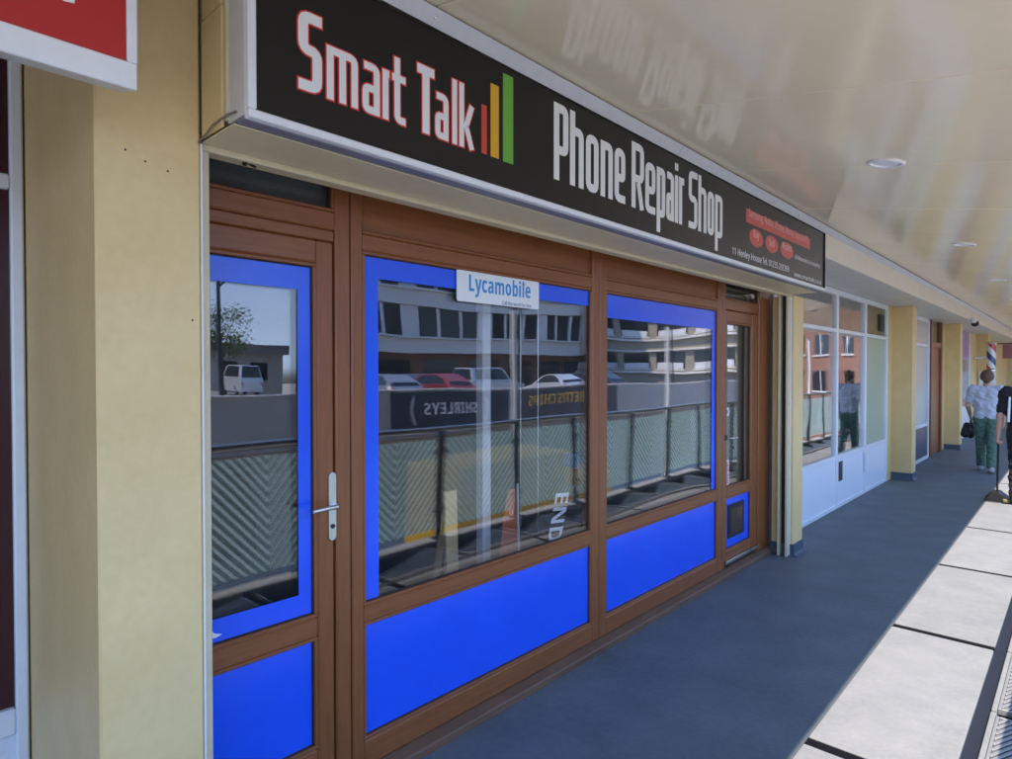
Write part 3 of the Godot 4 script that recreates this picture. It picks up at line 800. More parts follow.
func build_white_shop() -> void:
	var f := thing("shopfront", Vector3(-2.15, 0, -8.4), "white framed shopfront with pale panelled base beyond the first pillar", "shopfront")
	var x := -2.11
	var b := x - 0.06
	var z := [-5.95, -7.955, -8.02, -9.225, -9.30, -10.43, -10.50]
	for q in [[-5.94, -6.0], [-7.955, -8.02], [-9.225, -9.30], [-10.43, -10.50]]:
		bx(f, "post", b, x, 0.0, 2.553, q[0], q[1], M.upvc, 0.006)
	bx(f, "infill", b, x - 0.003, 0.0, 2.553, -10.501, -10.80, M.cream, 0.0)
	var pale := mat(lin(0.70, 0.74, 0.82), 0.3)
	var green := mat(lin(0.36, 0.43, 0.32), 0.25)
	var olive := mat(lin(0.10, 0.085, 0.035), 0.2)
	var i := 0
	for q in [[-6.0, -7.955], [-8.02, -9.225], [-9.30, -10.43]]:
		for r in [[0.0, 0.05], [0.575, 0.625], [2.055, 2.10], [2.49, 2.553]]:
			bx(f, "rail", b, x - 0.001, r[0], r[1], q[0], q[1], M.upvc, 0.005)
		bx(f, "base_panel", b + 0.02, x - 0.012, 0.05, 0.575, q[0] - 0.001, q[1] + 0.001, pale, 0.001)
		if i < 2:
			var p := put(f, "pane", bowed(q[0] - q[1], 1.43, 0.0015), M.glass, Vector3(x - 0.030, 1.34, (q[0] + q[1]) / 2))
			put(p, "inner_sheet", bowed(q[0] - q[1], 1.43, -0.0008), M.glass, Vector3(x - 0.048, 1.34, (q[0] + q[1]) / 2))
			put(f, "pane", bowed(q[0] - q[1], 0.39, 0.0008), M.glass, Vector3(x - 0.030, 2.295, (q[0] + q[1]) / 2))
		else:
			bx(f, "blank_pane", x - 0.045, x - 0.030, 0.625, 2.055, q[0], q[1], green, 0.0)
			bx(f, "blank_pane", x - 0.045, x - 0.030, 2.10, 2.49, q[0], q[1], olive, 0.0)
			bx(f, "fan_grille", x - 0.0295, x - 0.010, 2.17, 2.40, -10.06, -10.30, M.gasket, 0.01)
		i += 1
	bx(f, "letter_plate", x - 0.011, x - 0.001, 0.31, 0.54, -8.09, -8.22, M.dark_steel, 0.004)
	bx(f, "door_handle", x, x + 0.03, 0.30, 0.55, -9.215, -9.20, M.alu_white, 0.004)

func build_far_shops() -> void:
	var f := thing("shopfront", Vector3(-2.2, 0, -13.3), "pale shopfront with dark blue base panels and a narrow brown door", "shopfront")
	var x := -2.11
	var b := x - 0.06
	for q in [[-11.07, -11.14], [-12.35, -12.42], [-13.75, -13.85]]:
		bx(f, "post", b, x, 0.0, 2.553, q[0], q[1], M.upvc, 0.006)
	var navy := mat(lin(0.03, 0.05, 0.10), 0.3)
	var pale := mat(lin(0.42, 0.50, 0.48), 0.2)
	for q in [[-11.14, -12.35], [-12.42, -13.75]]:
		for r in [[0.0, 0.06], [0.60, 0.66], [2.03, 2.09], [2.49, 2.553]]:
			bx(f, "rail", b, x - 0.001, r[0], r[1], q[0], q[1], M.upvc, 0.005)
		bx(f, "base_panel", b + 0.02, x - 0.012, 0.06, 0.60, q[0], q[1], navy, 0.0)
		bx(f, "pane", b + 0.02, x - 0.030, 0.66, 2.03, q[0], q[1], pale, 0.0)
		bx(f, "pane", b + 0.02, x - 0.030, 2.09, 2.49, q[0], q[1], mat(lin(0.48, 0.47, 0.42), 0.25), 0.0)
	bx(f, "notice", x - 0.0295, x - 0.028, 0.95, 1.75, -11.2, -11.75, M.white_vinyl, 0.0)
	for q in [[-13.852, -13.98], [-14.95, -15.08]]:
		bx(f, "door_post", b, x + 0.03, 0.0, 2.553, q[0], q[1], M.wood_v, 0.006)
	bx(f, "door_leaf", b, x - 0.01, 0.02, 2.05, -13.98, -14.95, M.wood_v, 0.004)
	bx(f, "door_rail", b, x + 0.02, 2.05, 2.15, -13.98, -14.95, M.wood_h, 0.004)
	bx(f, "door_light", b, x - 0.015, 2.15, 2.553, -13.98, -14.95, M.win_dark, 0.0)
	bx(f, "infill", b, x - 0.002, 0.0, 2.553, -15.08, -15.56, M.cream, 0.0)
	var g := thing("shopfront", Vector3(-2.2, 0, -18.3), "far white shopfront with a purple and pink poster above its window", "shopfront")
	for q in [[-15.86, -15.95], [-17.6, -17.7], [-19.3, -19.4]]:
		bx(g, "post", b, x, 0.0, 2.553, q[0], q[1], M.upvc, 0.006)
	for q in [[-15.95, -17.6], [-17.7, -19.3]]:
		bx(g, "base_panel", b, x - 0.01, 0.0, 0.75, q[0], q[1], M.upvc, 0.0)
		bx(g, "pane", b + 0.01, x - 0.02, 0.75, 1.85, q[0], q[1], mat(lin(0.22, 0.21, 0.24), 0.15), 0.0)
		bx(g, "poster", b + 0.01, x - 0.012, 1.85, 2.553, q[0], q[1], mat(lin(0.30, 0.16, 0.36) if q[0] < -17 else lin(0.50, 0.33, 0.42), 0.3), 0.0)
	bx(g, "side_wall", b, x + 0.005, 0.0, 2.553, -19.4, -20.62, M.cream, 0.0)
	bx(g, "wall", b, x + 0.005, 0.0, 2.553, -20.88, -29.7, M.cream, 0.0)
	# barber pole on the wall past the far pillar
	var p := thing("barber_pole", Vector3(-1.72, 1.62, -19.95), "red white and blue striped barber pole far along the wall", "barber pole")
	var cx := -1.74; var cz := -19.95
	var cols := [mat(lin(0.70, 0.70, 0.70), 0.2), mat(lin(0.48, 0.03, 0.04), 0.2), mat(lin(0.70, 0.70, 0.70), 0.2), mat(lin(0.03, 0.06, 0.20), 0.2)]
	for k in 4:
		var st := begin()
		var n := 36
		for i in n:
			for j in 3:
				var y0 := 0.62 * i / n; var y1 := 0.62 * (i + 1) / n
				var a0: float = TAU * (k / 4.0 + j / 12.0); var a1: float = TAU * (k / 4.0 + (j + 1) / 12.0)
				var tw := func(a: float, y: float): return Vector3(cos(a + y * 9.0), 0, sin(a + y * 9.0))
				var q := [tw.call(a0, y0), tw.call(a1, y0), tw.call(a1, y1), tw.call(a0, y1)]
				var up := Vector3.UP
				smooth(st, q[0] * 0.095 + up * y0, q[1] * 0.095 + up * y0, q[2] * 0.095 + up * y1, q[0], q[1], q[2])
				smooth(st, q[0] * 0.095 + up * y0, q[2] * 0.095 + up * y1, q[3] * 0.095 + up * y1, q[0], q[2], q[3])
		put(p, "stripe", st.commit(), cols[k], Vector3(cx, 1.66, cz))
	for y in [1.60, 2.28]:
		put(p, "cap", lathe([Vector2(0, 0.07), Vector2(0.07, 0.06), Vector2(0.11, 0.03), Vector2(0.115, 0.0), Vector2(0.0, -0.01)], 20), M.steel, Vector3(cx, y, cz))
	bx(p, "bracket", -2.10, cx - 0.08, 1.90, 1.96, cz - 0.02, cz + 0.02, M.steel, 0.004)
	var w := thing("notice_board", Vector3(-1.95, 1.0, -20.45), "white board below the barber pole at the far end", "board")
	bx(w, "board", -2.05, -1.70, 0.85, 1.58, -20.56, -20.59, M.white_vinyl, 0.004)
	# security camera dome on the fascia
	var d := thing("security_camera", Vector3(-1.57, 2.5, -14.7), "small white dome camera on the fascia near the far end", "camera")
	bx(d, "base", -1.589, -1.50, 2.50, 2.60, -14.62, -14.78, M.white_vinyl, 0.02)
	var dome := SphereMesh.new()
	dome.radius = 0.06; dome.height = 0.12
	put(d, "dome", dome, M.gasket, Vector3(-1.53, 2.495, -14.70))
	# end of the walkway
	var e := thing("end_building", Vector3(0.5, 0, -30.2), "dark brown entrance closing the far end of the walkway", "building")
	bx(e, "wall", -2.6, -1.9, -0.3, 3.4, -30.1, -30.5, M.cream, 0.0)
	bx(e, "wall", -1.9, 3.0, 2.3, 3.4, -30.1, -30.5, M.brick, 0.0)
	bx(e, "wall", -1.0, 3.0, -4.5, 2.3, -30.1, -30.5, M.brick, 0.0)
	bx(e, "door", -1.9, -1.0, -0.3, 2.3, -30.25, -30.4, mat(lin(0.035, 0.02, 0.015), 0.4), 0.0)
	var hb := thing("projecting_sign", Vector3(-1.2, 2.15, -23.0), "small projecting sign hanging under the canopy at the far end", "sign")
	bx(hb, "plate", -1.75, -1.30, 1.95, 2.35, -23.0, -23.05, mat(lin(0.25, 0.10, 0.11), 0.4), 0.005)
	tube(hb, "rod", [Vector3(-2.1, 2.38, -23.02), Vector3(-1.28, 2.38, -23.02)], [0.014, 0.014], M.gasket, 8)

func build_paving() -> void:
	var zj := -1.205 + 1.7 * 5
	var k := 0
	var bed := bx(self, "paving_bed", -0.884, 0.33, -0.30, -0.125, -30, 7, M.channel, 0.0)
	struct(bed)
	var p := Node3D.new()
	p.name = "paving"
	add_child(p)
	struct(p)
	while zj > -28.0:
		var e := zj - 1.7
		bx(p, "slab", -0.884, -0.372, -0.124, 0.001 + rng.randf_range(-0.001, 0.001), zj - 0.036, e + 0.036, M.slab if k % 2 == 0 else M.slab2, 0.004)
		bx(p, "joint_filler", -0.884, -0.372, -0.124, -0.007, zj + 0.0355, zj - 0.0355, M.channel, 0.0)
		bx(p, "channel_liner", -0.371, -0.3135, -0.124, -0.016, zj - 0.002, e + 0.002, M.liner, 0.0)
		# edge strip between the channel and the gratings, then two gratings
		for h in 2:
			var z0 := zj - 0.012 - h * 0.85; var z1 := zj - 0.85 * (h + 1) + 0.012
			bx(p, "channel_edge", -0.313, -0.292, -0.044, 0.001, z0, z1, M.slab2, 0.003)
			var st := begin()
			add_bx(st, -0.290, -0.278, -0.03, 0.0005, z0 - 0.03, z1 + 0.03)
			add_bx(st, 0.158, 0.170, -0.03, 0.0005, z0 - 0.03, z1 + 0.03)
			add_bx(st, -0.278, 0.158, -0.03, 0.0005, z0 - 0.03, z0 - 0.042)
			add_bx(st, -0.278, 0.158, -0.03, 0.0005, z1 + 0.042, z1 + 0.03)
			var dir := Vector3(0.073, 0, -0.159).normalized()
			var t := -0.25
			while t < 0.95:
				# slanted bars clipped to the frame
				var zs := z0 - 0.042 - t
				var a := Vector3(-0.278, -0.012, zs); var bq := a + dir * (0.436 / dir.x)
				var lo := z1 + 0.042; var hi := z0 - 0.042
				var s0 := 0.0; var s1 := 1.0
				if a.z > hi: s0 = (a.z - hi) / (a.z - bq.z)
				if bq.z < lo: s1 = (a.z - lo) / (a.z - bq.z)
				if s1 - s0 > 0.03:
					var pa := a.lerp(bq, s0); var pb := a.lerp(bq, s1)
					var bs := Basis(dir, Vector3.UP, dir.cross(Vector3.UP))
					add_cbox(st, Vector3(pa.distance_to(pb), 0.022, 0.014), 0.002, (pa + pb) / 2, bs)
				t += 0.055
			var g := put(p, "grating", st.commit(), M.grate, Vector3.ZERO)
			bx(p, "grating_tray", -0.290, 0.170, -0.124, -0.090, z0, z1, M.liner, 0.0)
		zj -= 1.7
		k += 1
	struct(bx(self, "deck_edge", 0.175, 0.34, -0.35, 0.03, -30, 7, M.concrete, 0.01))
	# loose grit against the sill
	var grit := begin()
	for i in 60:
		var zz := rng.randf_range(-2.3, -3.3)
		var s := rng.randf_range(0.002, 0.006)
		add_cbox(grit, Vector3(s, s * 0.6, s * 1.2), s * 0.3, Vector3(-2.012 + rng.randf_range(0.0, 0.02), s * 0.3, zz), Basis(Vector3.UP, rng.randf() * 3.0))
	var go := put(self, "grit", grit.commit(), M.slab, Vector3.ZERO)
	tag(go, "pale crumbs of grit on the walkway along the brown sill", "grit", "", "stuff")

func stripe_tex() -> ImageTexture:
	var n := 256
	var im := Image.create(n, n, true, Image.FORMAT_RGBA8)
	for y in n:
		for x in n:
			var u := absf(x - n * 0.5)
			var on := fposmod((u + y * 0.8) / 19.0, 1.0) < 0.42
			var c: Color = lin(0.92, 0.94, 0.92) if on else lin(0.34, 0.48, 0.46)
			c.a = 1.0 if on else 0.58
			im.set_pixel(x, y, c)
	im.generate_mipmaps()
	return ImageTexture.create_from_image(im)

func build_balustrade() -> void:
	var b := thing("balustrade", Vector3(0.24, 0, -11), "steel balustrade with striped frosted glass panels along the walkway's outer edge", "balustrade")
	var m := mat(Color.WHITE, 0.3)
	m.albedo_texture = stripe_tex()
	m.transparency = BaseMaterial3D.TRANSPARENCY_ALPHA
	m.backlight_enabled = true
	m.backlight = Color(0.9, 1.0, 0.98)
	var z := 4.9
	var sheet := begin()
	var hw := 0.50; var hh := 0.43
	var pts := [[-hw, -hh, 0, 1], [hw, -hh, 1, 1], [hw, hh, 1, 0], [-hw, hh, 0, 0]]
	for k in [0, 2, 1, 0, 3, 2]:
		var w: Array = pts[k]
		sheet.set_normal(Vector3.LEFT); sheet.set_uv(Vector2(w[2], w[3])); sheet.add_vertex(Vector3(0, w[1], w[0]))
	var sm := sheet.commit()
	var post := begin()
	add_bx(post, -0.022, 0.022, 0.0, 1.02, -0.035, 0.035, 0.006)
	add_bx(post, -0.05, 0.05, 0.0, 0.014, -0.07, 0.07, 0.003)
	var pm := post.commit()
	var cl := begin()
	add_bx(cl, -0.02, 0.02, -0.02, 0.02, -0.085, 0.085, 0.006)
	var cm := cl.commit()
	while z > -28:
		var p := put(b, "post", pm, M.dark_steel, Vector3(0.24, 0.03, z))
		for y in [0.30, 0.86]:
			put(p, "clamp", cm, M.steel, Vector3(0.24, y, z))
		put(b, "glass_panel", sm, m, Vector3(0.24, 0.55, z - 0.55))
		z -= 1.1
	tube(b, "handrail", [Vector3(0.24, 1.07, 6.5), Vector3(0.24, 1.07, -29.5)], [0.024, 0.024], M.steel, 16)
	# slim posts standing just outside the balustrade
	var k := 0
	for zc in [2.1, -2.2, -6.5, -10.8, -15.1, -19.4]:
		var c := thing("outer_post", Vector3(1.6, -4.5, zc), "%s slim pale steel post from the near end outside the balustrade" % ["first", "second", "third", "fourth", "fifth", "sixth"][k], "post", "slim posts outside the balustrade")
		tube(c, "shaft", [Vector3(1.6, -4.5, zc), Vector3(1.6, 2.5, zc)], [0.05, 0.042], M.alu_white, 14)
		put(c, "cap", lathe([Vector2(0.0, 0.05), Vector2(0.03, 0.04), Vector2(0.048, 0.0), Vector2(0.0, 0.0)], 14), M.dark_steel, Vector3(1.6, 2.5, zc))
		k += 1

# ---------------------------------------------------------------- what the glass mirrors: the street opposite
func car(at: Vector3, turn: float, paint: Color, kind: String, label: String, group: String) -> void:
	var c := thing("parked_car", at, label, "car", group)
	c.rotation.y = turn
	var b := Basis(Vector3.UP, turn)
	var pm := mat(paint, 0.22, 0.2)
	pm.clearcoat_enabled = true
	pm.clearcoat = 0.6
	var L := 4.3; var H := 1.45; var W := 1.74
	var low: Array; var cab: Array
	if kind == "van":
		L = 4.9; H = 1.95
		low = [Vector2(-2.45, 0.3), Vector2(2.40, 0.3), Vector2(2.47, 0.62), Vector2(2.36, 0.98), Vector2(1.70, 1.14), Vector2(-2.42, 1.12), Vector2(-2.47, 0.7)]
		cab = [Vector2(1.68, 1.13), Vector2(1.02, 1.86), Vector2(0.7, 1.95), Vector2(-2.25, 1.95), Vector2(-2.40, 1.11)]
	elif kind == "offroad":
		H = 1.75
		low = [Vector2(-2.1, 0.42), Vector2(2.05, 0.42), Vector2(2.15, 0.6), Vector2(2.12, 1.02), Vector2(0.95, 1.12), Vector2(-2.1, 1.10), Vector2(-2.16, 0.7)]
		cab = [Vector2(0.93, 1.115), Vector2(0.45, 1.70), Vector2(0.2, 1.76), Vector2(-1.95, 1.74), Vector2(-2.08, 1.10)]
	else:
		low = [Vector2(-2.05, 0.30), Vector2(2.05, 0.28), Vector2(2.14, 0.50), Vector2(2.06, 0.72), Vector2(1.15, 0.92), Vector2(-1.95, 0.95), Vector2(-2.12, 0.80), Vector2(-2.14, 0.5)]
		cab = [Vector2(1.13, 0.915), Vector2(0.42, 1.38), Vector2(0.05, 1.45), Vector2(-0.95, 1.43), Vector2(-1.75, 1.12), Vector2(-1.93, 0.945)]
	var put2 := func(called: String, m: Mesh, mt: Material, p: Node3D = null) -> MeshInstance3D:
		return put(p if p else c, called, m, mt, at, b)
	put2.call("body", loft(low, W / 2, W / 2, 0.10), pm)
	put2.call("cabin", loft(cab, W / 2 - 0.05, W / 2 - 0.24, 0.06), pm)
	# side and end glass set just proud of the cabin
	var mid := Vector2.ZERO
	for p in cab: mid += p
	mid /= cab.size()
	var sg := []
	for p in cab: sg.append(mid + (p - mid) * 0.80)
	for s in [-1.0, 1.0]:
		put2.call("side_window", side_sheet(sg, cab, W / 2 - 0.05, W / 2 - 0.24, s), M.win_dark)
	put2.call("windscreen", end_sheet(cab[0], cab[1], W / 2 - 0.05, W / 2 - 0.22), M.win_dark)
	var n := cab.size()
	put2.call("rear_window", end_sheet(cab[n - 1], cab[n - 2], W / 2 - 0.05, W / 2 - 0.22), M.win_dark)
	var tyre := lathe([Vector2(0.20, -0.10), Vector2(0.30, -0.10), Vector2(0.325, -0.07), Vector2(0.325, 0.07), Vector2(0.30, 0.10), Vector2(0.20, 0.10)], 20)
	var rim := lathe([Vector2(0.0, 0.075), Vector2(0.08, 0.085), Vector2(0.19, 0.07), Vector2(0.205, 0.098)], 16)
	for wx in [-1.32, 1.32]:
		for s in [-1.0, 1.0]:
			var wb := b * Basis(Vector3.RIGHT, PI / 2 * s)
			var w := put(c, "wheel", tyre, M.rubber, at + b * Vector3(wx, 0.325, s * (W / 2 - 0.09)), wb)
			put(w, "rim", rim, M.steel, at + b * Vector3(wx, 0.325, s * (W / 2 - 0.09)), wb)
	for s in [-1.0, 1.0]:
		var hl := SphereMesh.new()
		hl.radius = 0.11; hl.height = 0.16
		put(c, "headlight", hl, M.steel, at + b * Vector3(2.06 if kind != "van" else 2.38, 0.66, s * 0.62), b)
		var tl := SphereMesh.new()
		tl.radius = 0.09; tl.height = 0.2
		put(c, "tail_light", tl, M.pale_red, at + b * Vector3(-2.08 if kind != "van" else -2.42, 0.80, s * 0.70), b)

func loft(poly: Array, w_low: float, w_high: float, round_: float) -> ArrayMesh:
	# side profile widened to both sides, narrower towards the top, edges rounded by an inset ring
	var st := begin()
	var lo := 1e9; var hi := -1e9
	var mid := Vector2.ZERO
	for p in poly:
		lo = min(lo, p.y); hi = max(hi, p.y); mid += p
	mid /= poly.size()
	var W := func(p: Vector2): return lerpf(w_low, w_high, (p.y - lo) / (hi - lo))
	var inner := []
	for p in poly: inner.append(p + (mid - p).normalized() * round_)
	var n := poly.size()
	for i in n:
		var p: Vector2 = poly[i]; var q: Vector2 = poly[(i + 1) % n]
		var d := q - p
		var o2 := Vector2(d.y, -d.x)
		if o2.dot((p + q) / 2 - mid) < 0: o2 = -o2
		var out := Vector3(o2.x, o2.y, 0)
		var wp: float = W.call(p) - round_; var wq: float = W.call(q) - round_
		quad(st, Vector3(p.x, p.y, -wp), Vector3(q.x, q.y, -wq), Vector3(q.x, q.y, wq), Vector3(p.x, p.y, wp), out)
		for s in [-1.0, 1.0]:
			var a: Vector2 = inner[i]; var e: Vector2 = inner[(i + 1) % n]
			quad(st, Vector3(p.x, p.y, s * wp), Vector3(q.x, q.y, s * wq), Vector3(e.x, e.y, s * (wq + round_)), Vector3(a.x, a.y, s * (wp + round_)), out.normalized() + Vector3(0, 0, s))
	var idx := Geometry2D.triangulate_polygon(PackedVector2Array(inner))
	for i in range(0, idx.size(), 3):
		for s in [-1.0, 1.0]:
			var v := []
			for k in 3:
				var p: Vector2 = inner[idx[i + k]]
				v.append(Vector3(p.x, p.y, s * W.call(poly[idx[i + k]])))
			tri(st, v[0], v[1], v[2], Vector3(0, 0, s))
	return st.commit()

func side_sheet(sg: Array, cab: Array, w_low: float, w_high: float, s: float) -> ArrayMesh:
	var st := begin()
	var lo := 1e9; var hi := -1e9
	for p in cab:
		lo = min(lo, p.y); hi = max(hi, p.y)
	var idx := Geometry2D.triangulate_polygon(PackedVector2Array(sg))
	for i in range(0, idx.size(), 3):
		var v := []
		for k in 3:
			var p: Vector2 = sg[idx[i + k]]
			v.append(Vector3(p.x, p.y, s * (lerpf(w_low, w_high, (p.y - lo) / (hi - lo)) + 0.012)))
		tri(st, v[0], v[1], v[2], Vector3(0, 0, s))
	return st.commit()

func end_sheet(p: Vector2, q: Vector2, w0: float, w1: float) -> ArrayMesh:
	var st := begin()
	var d := q - p
	var o2 := Vector2(d.y, -d.x).normalized()
	if o2.x * p.x < 0: o2 = -o2
	var a := p + d * 0.10 + o2 * 0.012; var b := p + d * 0.92 + o2 * 0.012
	quad(st, Vector3(a.x, a.y, -w0 + 0.12), Vector3(b.x, b.y, -w1 + 0.08), Vector3(b.x, b.y, w1 - 0.08), Vector3(a.x, a.y, w0 - 0.12), Vector3(o2.x, o2.y, 0))
	return st.commit()

func lamp_post(at: Vector3, h: float, turn: float, label: String) -> void:
	var l := thing("street_lamp", at, label, "street lamp", "street lamps opposite the shops")
	tube(l, "pole", [at, at + Vector3(0, 1.2, 0), at + Vector3(0, h, 0)], [0.11, 0.085, 0.055], M.dark_steel, 12)
	var d := Basis(Vector3.UP, turn) * Vector3.RIGHT
	tube(l, "arm", [at + Vector3(0, h - 0.5, 0), at + Vector3(0, h - 0.15, 0) + d * 0.35, at + Vector3(0, h, 0) + d * 1.3], [0.04, 0.035, 0.03], M.dark_steel, 8)
	put(l, "lamp_head", cbox(Vector3(0.75, 0.11, 0.22), 0.04), M.alu, at + Vector3(0, h, 0) + d * 1.6, Basis(Vector3.UP, turn))

func tree(at: Vector3, h: float, r: float, seed_: int, tone: Vector3, label: String) -> void:
	var t := thing("tree", at, label, "tree", "trees beyond the car park")
	var g := RandomNumberGenerator.new()
	g.seed = seed_
	tube(t, "trunk", [at, at + Vector3(0.05, h * 0.35, 0), at + Vector3(-0.05, h * 0.8, 0.05)], [0.22, 0.15, 0.05], M.bark, 9)
	var clumps := []
	for k in 9:
		var a := g.randf() * TAU
		var c := at + Vector3(cos(a) * r * g.randf_range(0.2, 0.75), h * g.randf_range(0.5, 0.92), sin(a) * r * g.randf_range(0.2, 0.75))
		clumps.append(c)
		tube(t, "limb", [at + Vector3(0, h * g.randf_range(0.28, 0.6), 0), at.lerp(c, 0.6) + Vector3(0, h * 0.2, 0), c], [0.07, 0.045, 0.015], M.bark, 6)
	var st := begin()
	for k in 2600:
		var c: Vector3 = clumps[g.randi() % clumps.size()]
		var d := Vector3(g.randfn(), g.randfn() * 0.75, g.randfn()) * r * 0.22
		var n := Vector3(g.randfn(), g.randfn() + 0.5, g.randfn()).normalized()
		var u := n.cross(Vector3(g.randfn(), g.randfn(), g.randfn())).normalized() * g.randf_range(0.06, 0.13)
		var v := n.cross(u) * 0.7
		var s := g.randf_range(0.75, 1.25)
		st.set_color(Color(tone.x * s, tone.y * s, tone.z * s))
		quad(st, c + d - at - u, c + d - at + v, c + d - at + u, c + d - at - v, n)
	put(t, "crown", st.commit(), M.leaf, at)

func build_outside() -> void:
	# raised car park opposite with its parapet
	var p := thing("car_park", Vector3(20, -4.5, -15), "grey raised car park deck with a parapet opposite the shops", "car park")
	bx(p, "rear_deck", 27.01, 49.5, -4.5, 0.045, -21, 14, M.concrete, 0.0)
	bx(p, "deck", 14.2, 27.0, -0.6, 0.05, -48, 14, M.concrete, 0.0)
	bx(p, "lower_wall", 14.6, 27.0, -4.5, -0.6, -48, 14, M.concrete, 0.0)
	bx(p, "parapet", 14.0, 14.2, -0.75, 0.86, -48, 14, M.concrete, 0.01)
	bx(p, "coping", 13.96, 14.24, 0.86, 0.92, -48, 14, M.render_white, 0.01)
	for k in 7:
		bx(p, "bay", 14.58, 14.6, -4.0, -1.2, -5.0 - k * 6.0, -9.0 - k * 6.0, M.win_dark, 0.0)
	# banners on the parapet
	var back := Basis(Vector3(0, 0, 1), Vector3.UP, Vector3(-1, 0, 0))   # written for a reader on the shops' side
	var navy := mat(lin(0.018, 0.022, 0.05), 0.6)
	var b1 := thing("banner", Vector3(13.99, -0.55, -17.0), "dark navy banner with white lettering between curved brackets", "banner", "banners on the car park parapet")
	bx(b1, "cloth", 13.975, 13.99, -0.55, 0.80, -13.4, -19.9, navy, 0.002)
	text(b1, "lettering", "SHIRLEYS", 0.42, Vector3(13.97, -0.05, -18.0), M.white_vinyl, 2.9, back, "Droid Sans", true, 0.004)
	for s in [-1.0, 1.0]:
		for r in [0.62, 0.50]:
			var pts := []; var rad := []
			for k in 9:
				var a := deg_to_rad(-62 + 124.0 * k / 8)
				pts.append(Vector3(13.97, 0.12 + sin(a) * r, -16.55 + s * (1.75 + cos(a) * r * 0.6)))
				rad.append(0.02)
			tube(b1, "bracket_mark", pts, rad, M.white_vinyl, 6)
	var b2 := thing("banner", Vector3(13.99, -0.55, -23.0), "dark purple banner with yellow lettering on the parapet", "banner", "banners on the car park parapet")
	bx(b2, "cloth", 13.975, 13.99, -0.55, 0.80, -20.2, -27.5, mat(lin(0.05, 0.04, 0.055), 0.6), 0.002)
	text(b2, "lettering", "BETTYS CHIPS", 0.50, Vector3(13.97, 0.02, -26.2), M.bar_yellow, 4.7, back, "Droid Sans", true, 0.004)
	# cars on the deck
	var y := 0.05
	var g := "cars on the raised car park"
	car(Vector3(17.2, y, -15.6), 0.2, lin(0.30, 0.32, 0.38), "car", "silver grey car parked left of the red one", g)
	car(Vector3(17.4, y, -18.6), 0.05, lin(0.38, 0.025, 0.03), "car", "bright red car on the raised car park", g)
	car(Vector3(17.6, y, -22.4), 1.5, lin(0.68, 0.68, 0.68), "offroad", "white upright off-road car side on behind the parapet", g)
	car(Vector3(17.2, y, -27.6), 0.3, lin(0.62, 0.63, 0.65), "car", "white saloon behind the yellow lettered banner", g)
	car(Vector3(17.6, y, -30.6), 0.15, lin(0.03, 0.035, 0.04), "car", "black saloon farther along the car park", g)
	car(Vector3(37.5, y, -19.0), 0.1, lin(0.70, 0.71, 0.72), "van", "white van parked alone beyond the lamp post", g)
	car(Vector3(21.5, y, -20.5), 0.1, lin(0.10, 0.13, 0.20), "car", "dark blue car in the second row of the car park", g)
	# lamp posts
	lamp_post(Vector3(14.9, 0.05, -8.05), 4.6, 2.3, "lamp post beside the white van, its arm towards the shops")
	lamp_post(Vector3(16.0, 0.05, -23.2), 6.5, 2.2, "tall lamp post behind the yellow lettered banner")
	lamp_post(Vector3(16.0, 0.05, -38.5), 6.5, 2.2, "tall lamp post at the far end of the car park")
	# trees and low buildings beyond
	tree(Vector3(44, 0.04, -20.3), 6.2, 2.6, 5, Vector3(0.12, 0.17, 0.03), "light green young tree beyond the white van")
	tree(Vector3(46, 0.04, -14.5), 4.4, 2.2, 9, Vector3(0.06, 0.10, 0.025), "darker tree left of the light green one")
	var s := thing("low_building", Vector3(52, -4.5, -25), "long low flat roofed building with pale walls beyond the trees", "building")
	bx(s, "wall", 50, 58, -4.5, 3.1, -29, 3, M.render_white, 0.0)
	bx(s, "roof", 49.6, 58.4, 3.1, 3.9, -29.4, 3.4, M.concrete, 0.0)
	for k in 10:
		bx(s, "window", 49.96, 50.0, 0.9, 2.4, -27.5 + k * 3.0, -25.8 + k * 3.0, M.win_dark, 0.0)
	var tw := thing("tower_block", Vector3(120, -4.5, -35), "distant pale tower block on the skyline", "building")
	bx(tw, "tower", 115, 125, -4.5, 12.0, -40, -30, M.render_white, 0.0)
	bx(tw, "tower", 125.01, 133, -4.5, 9.0, -52, -41, M.render_white, 0.0)
	for k in 5:
		bx(tw, "window_band", 114.96, 115, -1.0 + k * 2.6, 0.4 + k * 2.6, -39.5, -30.5, M.win_dark, 0.0)
	# curved white building with bands of windows
	var c := thing("curved_building", Vector3(40, -4.5, -45), "white curved building with long bands of windows behind the car park", "building")
	var cx := 75.0; var cz := -45.0; var R := 45.0
	var a0 := -30.0; var a1 := 46.0; var n := 40
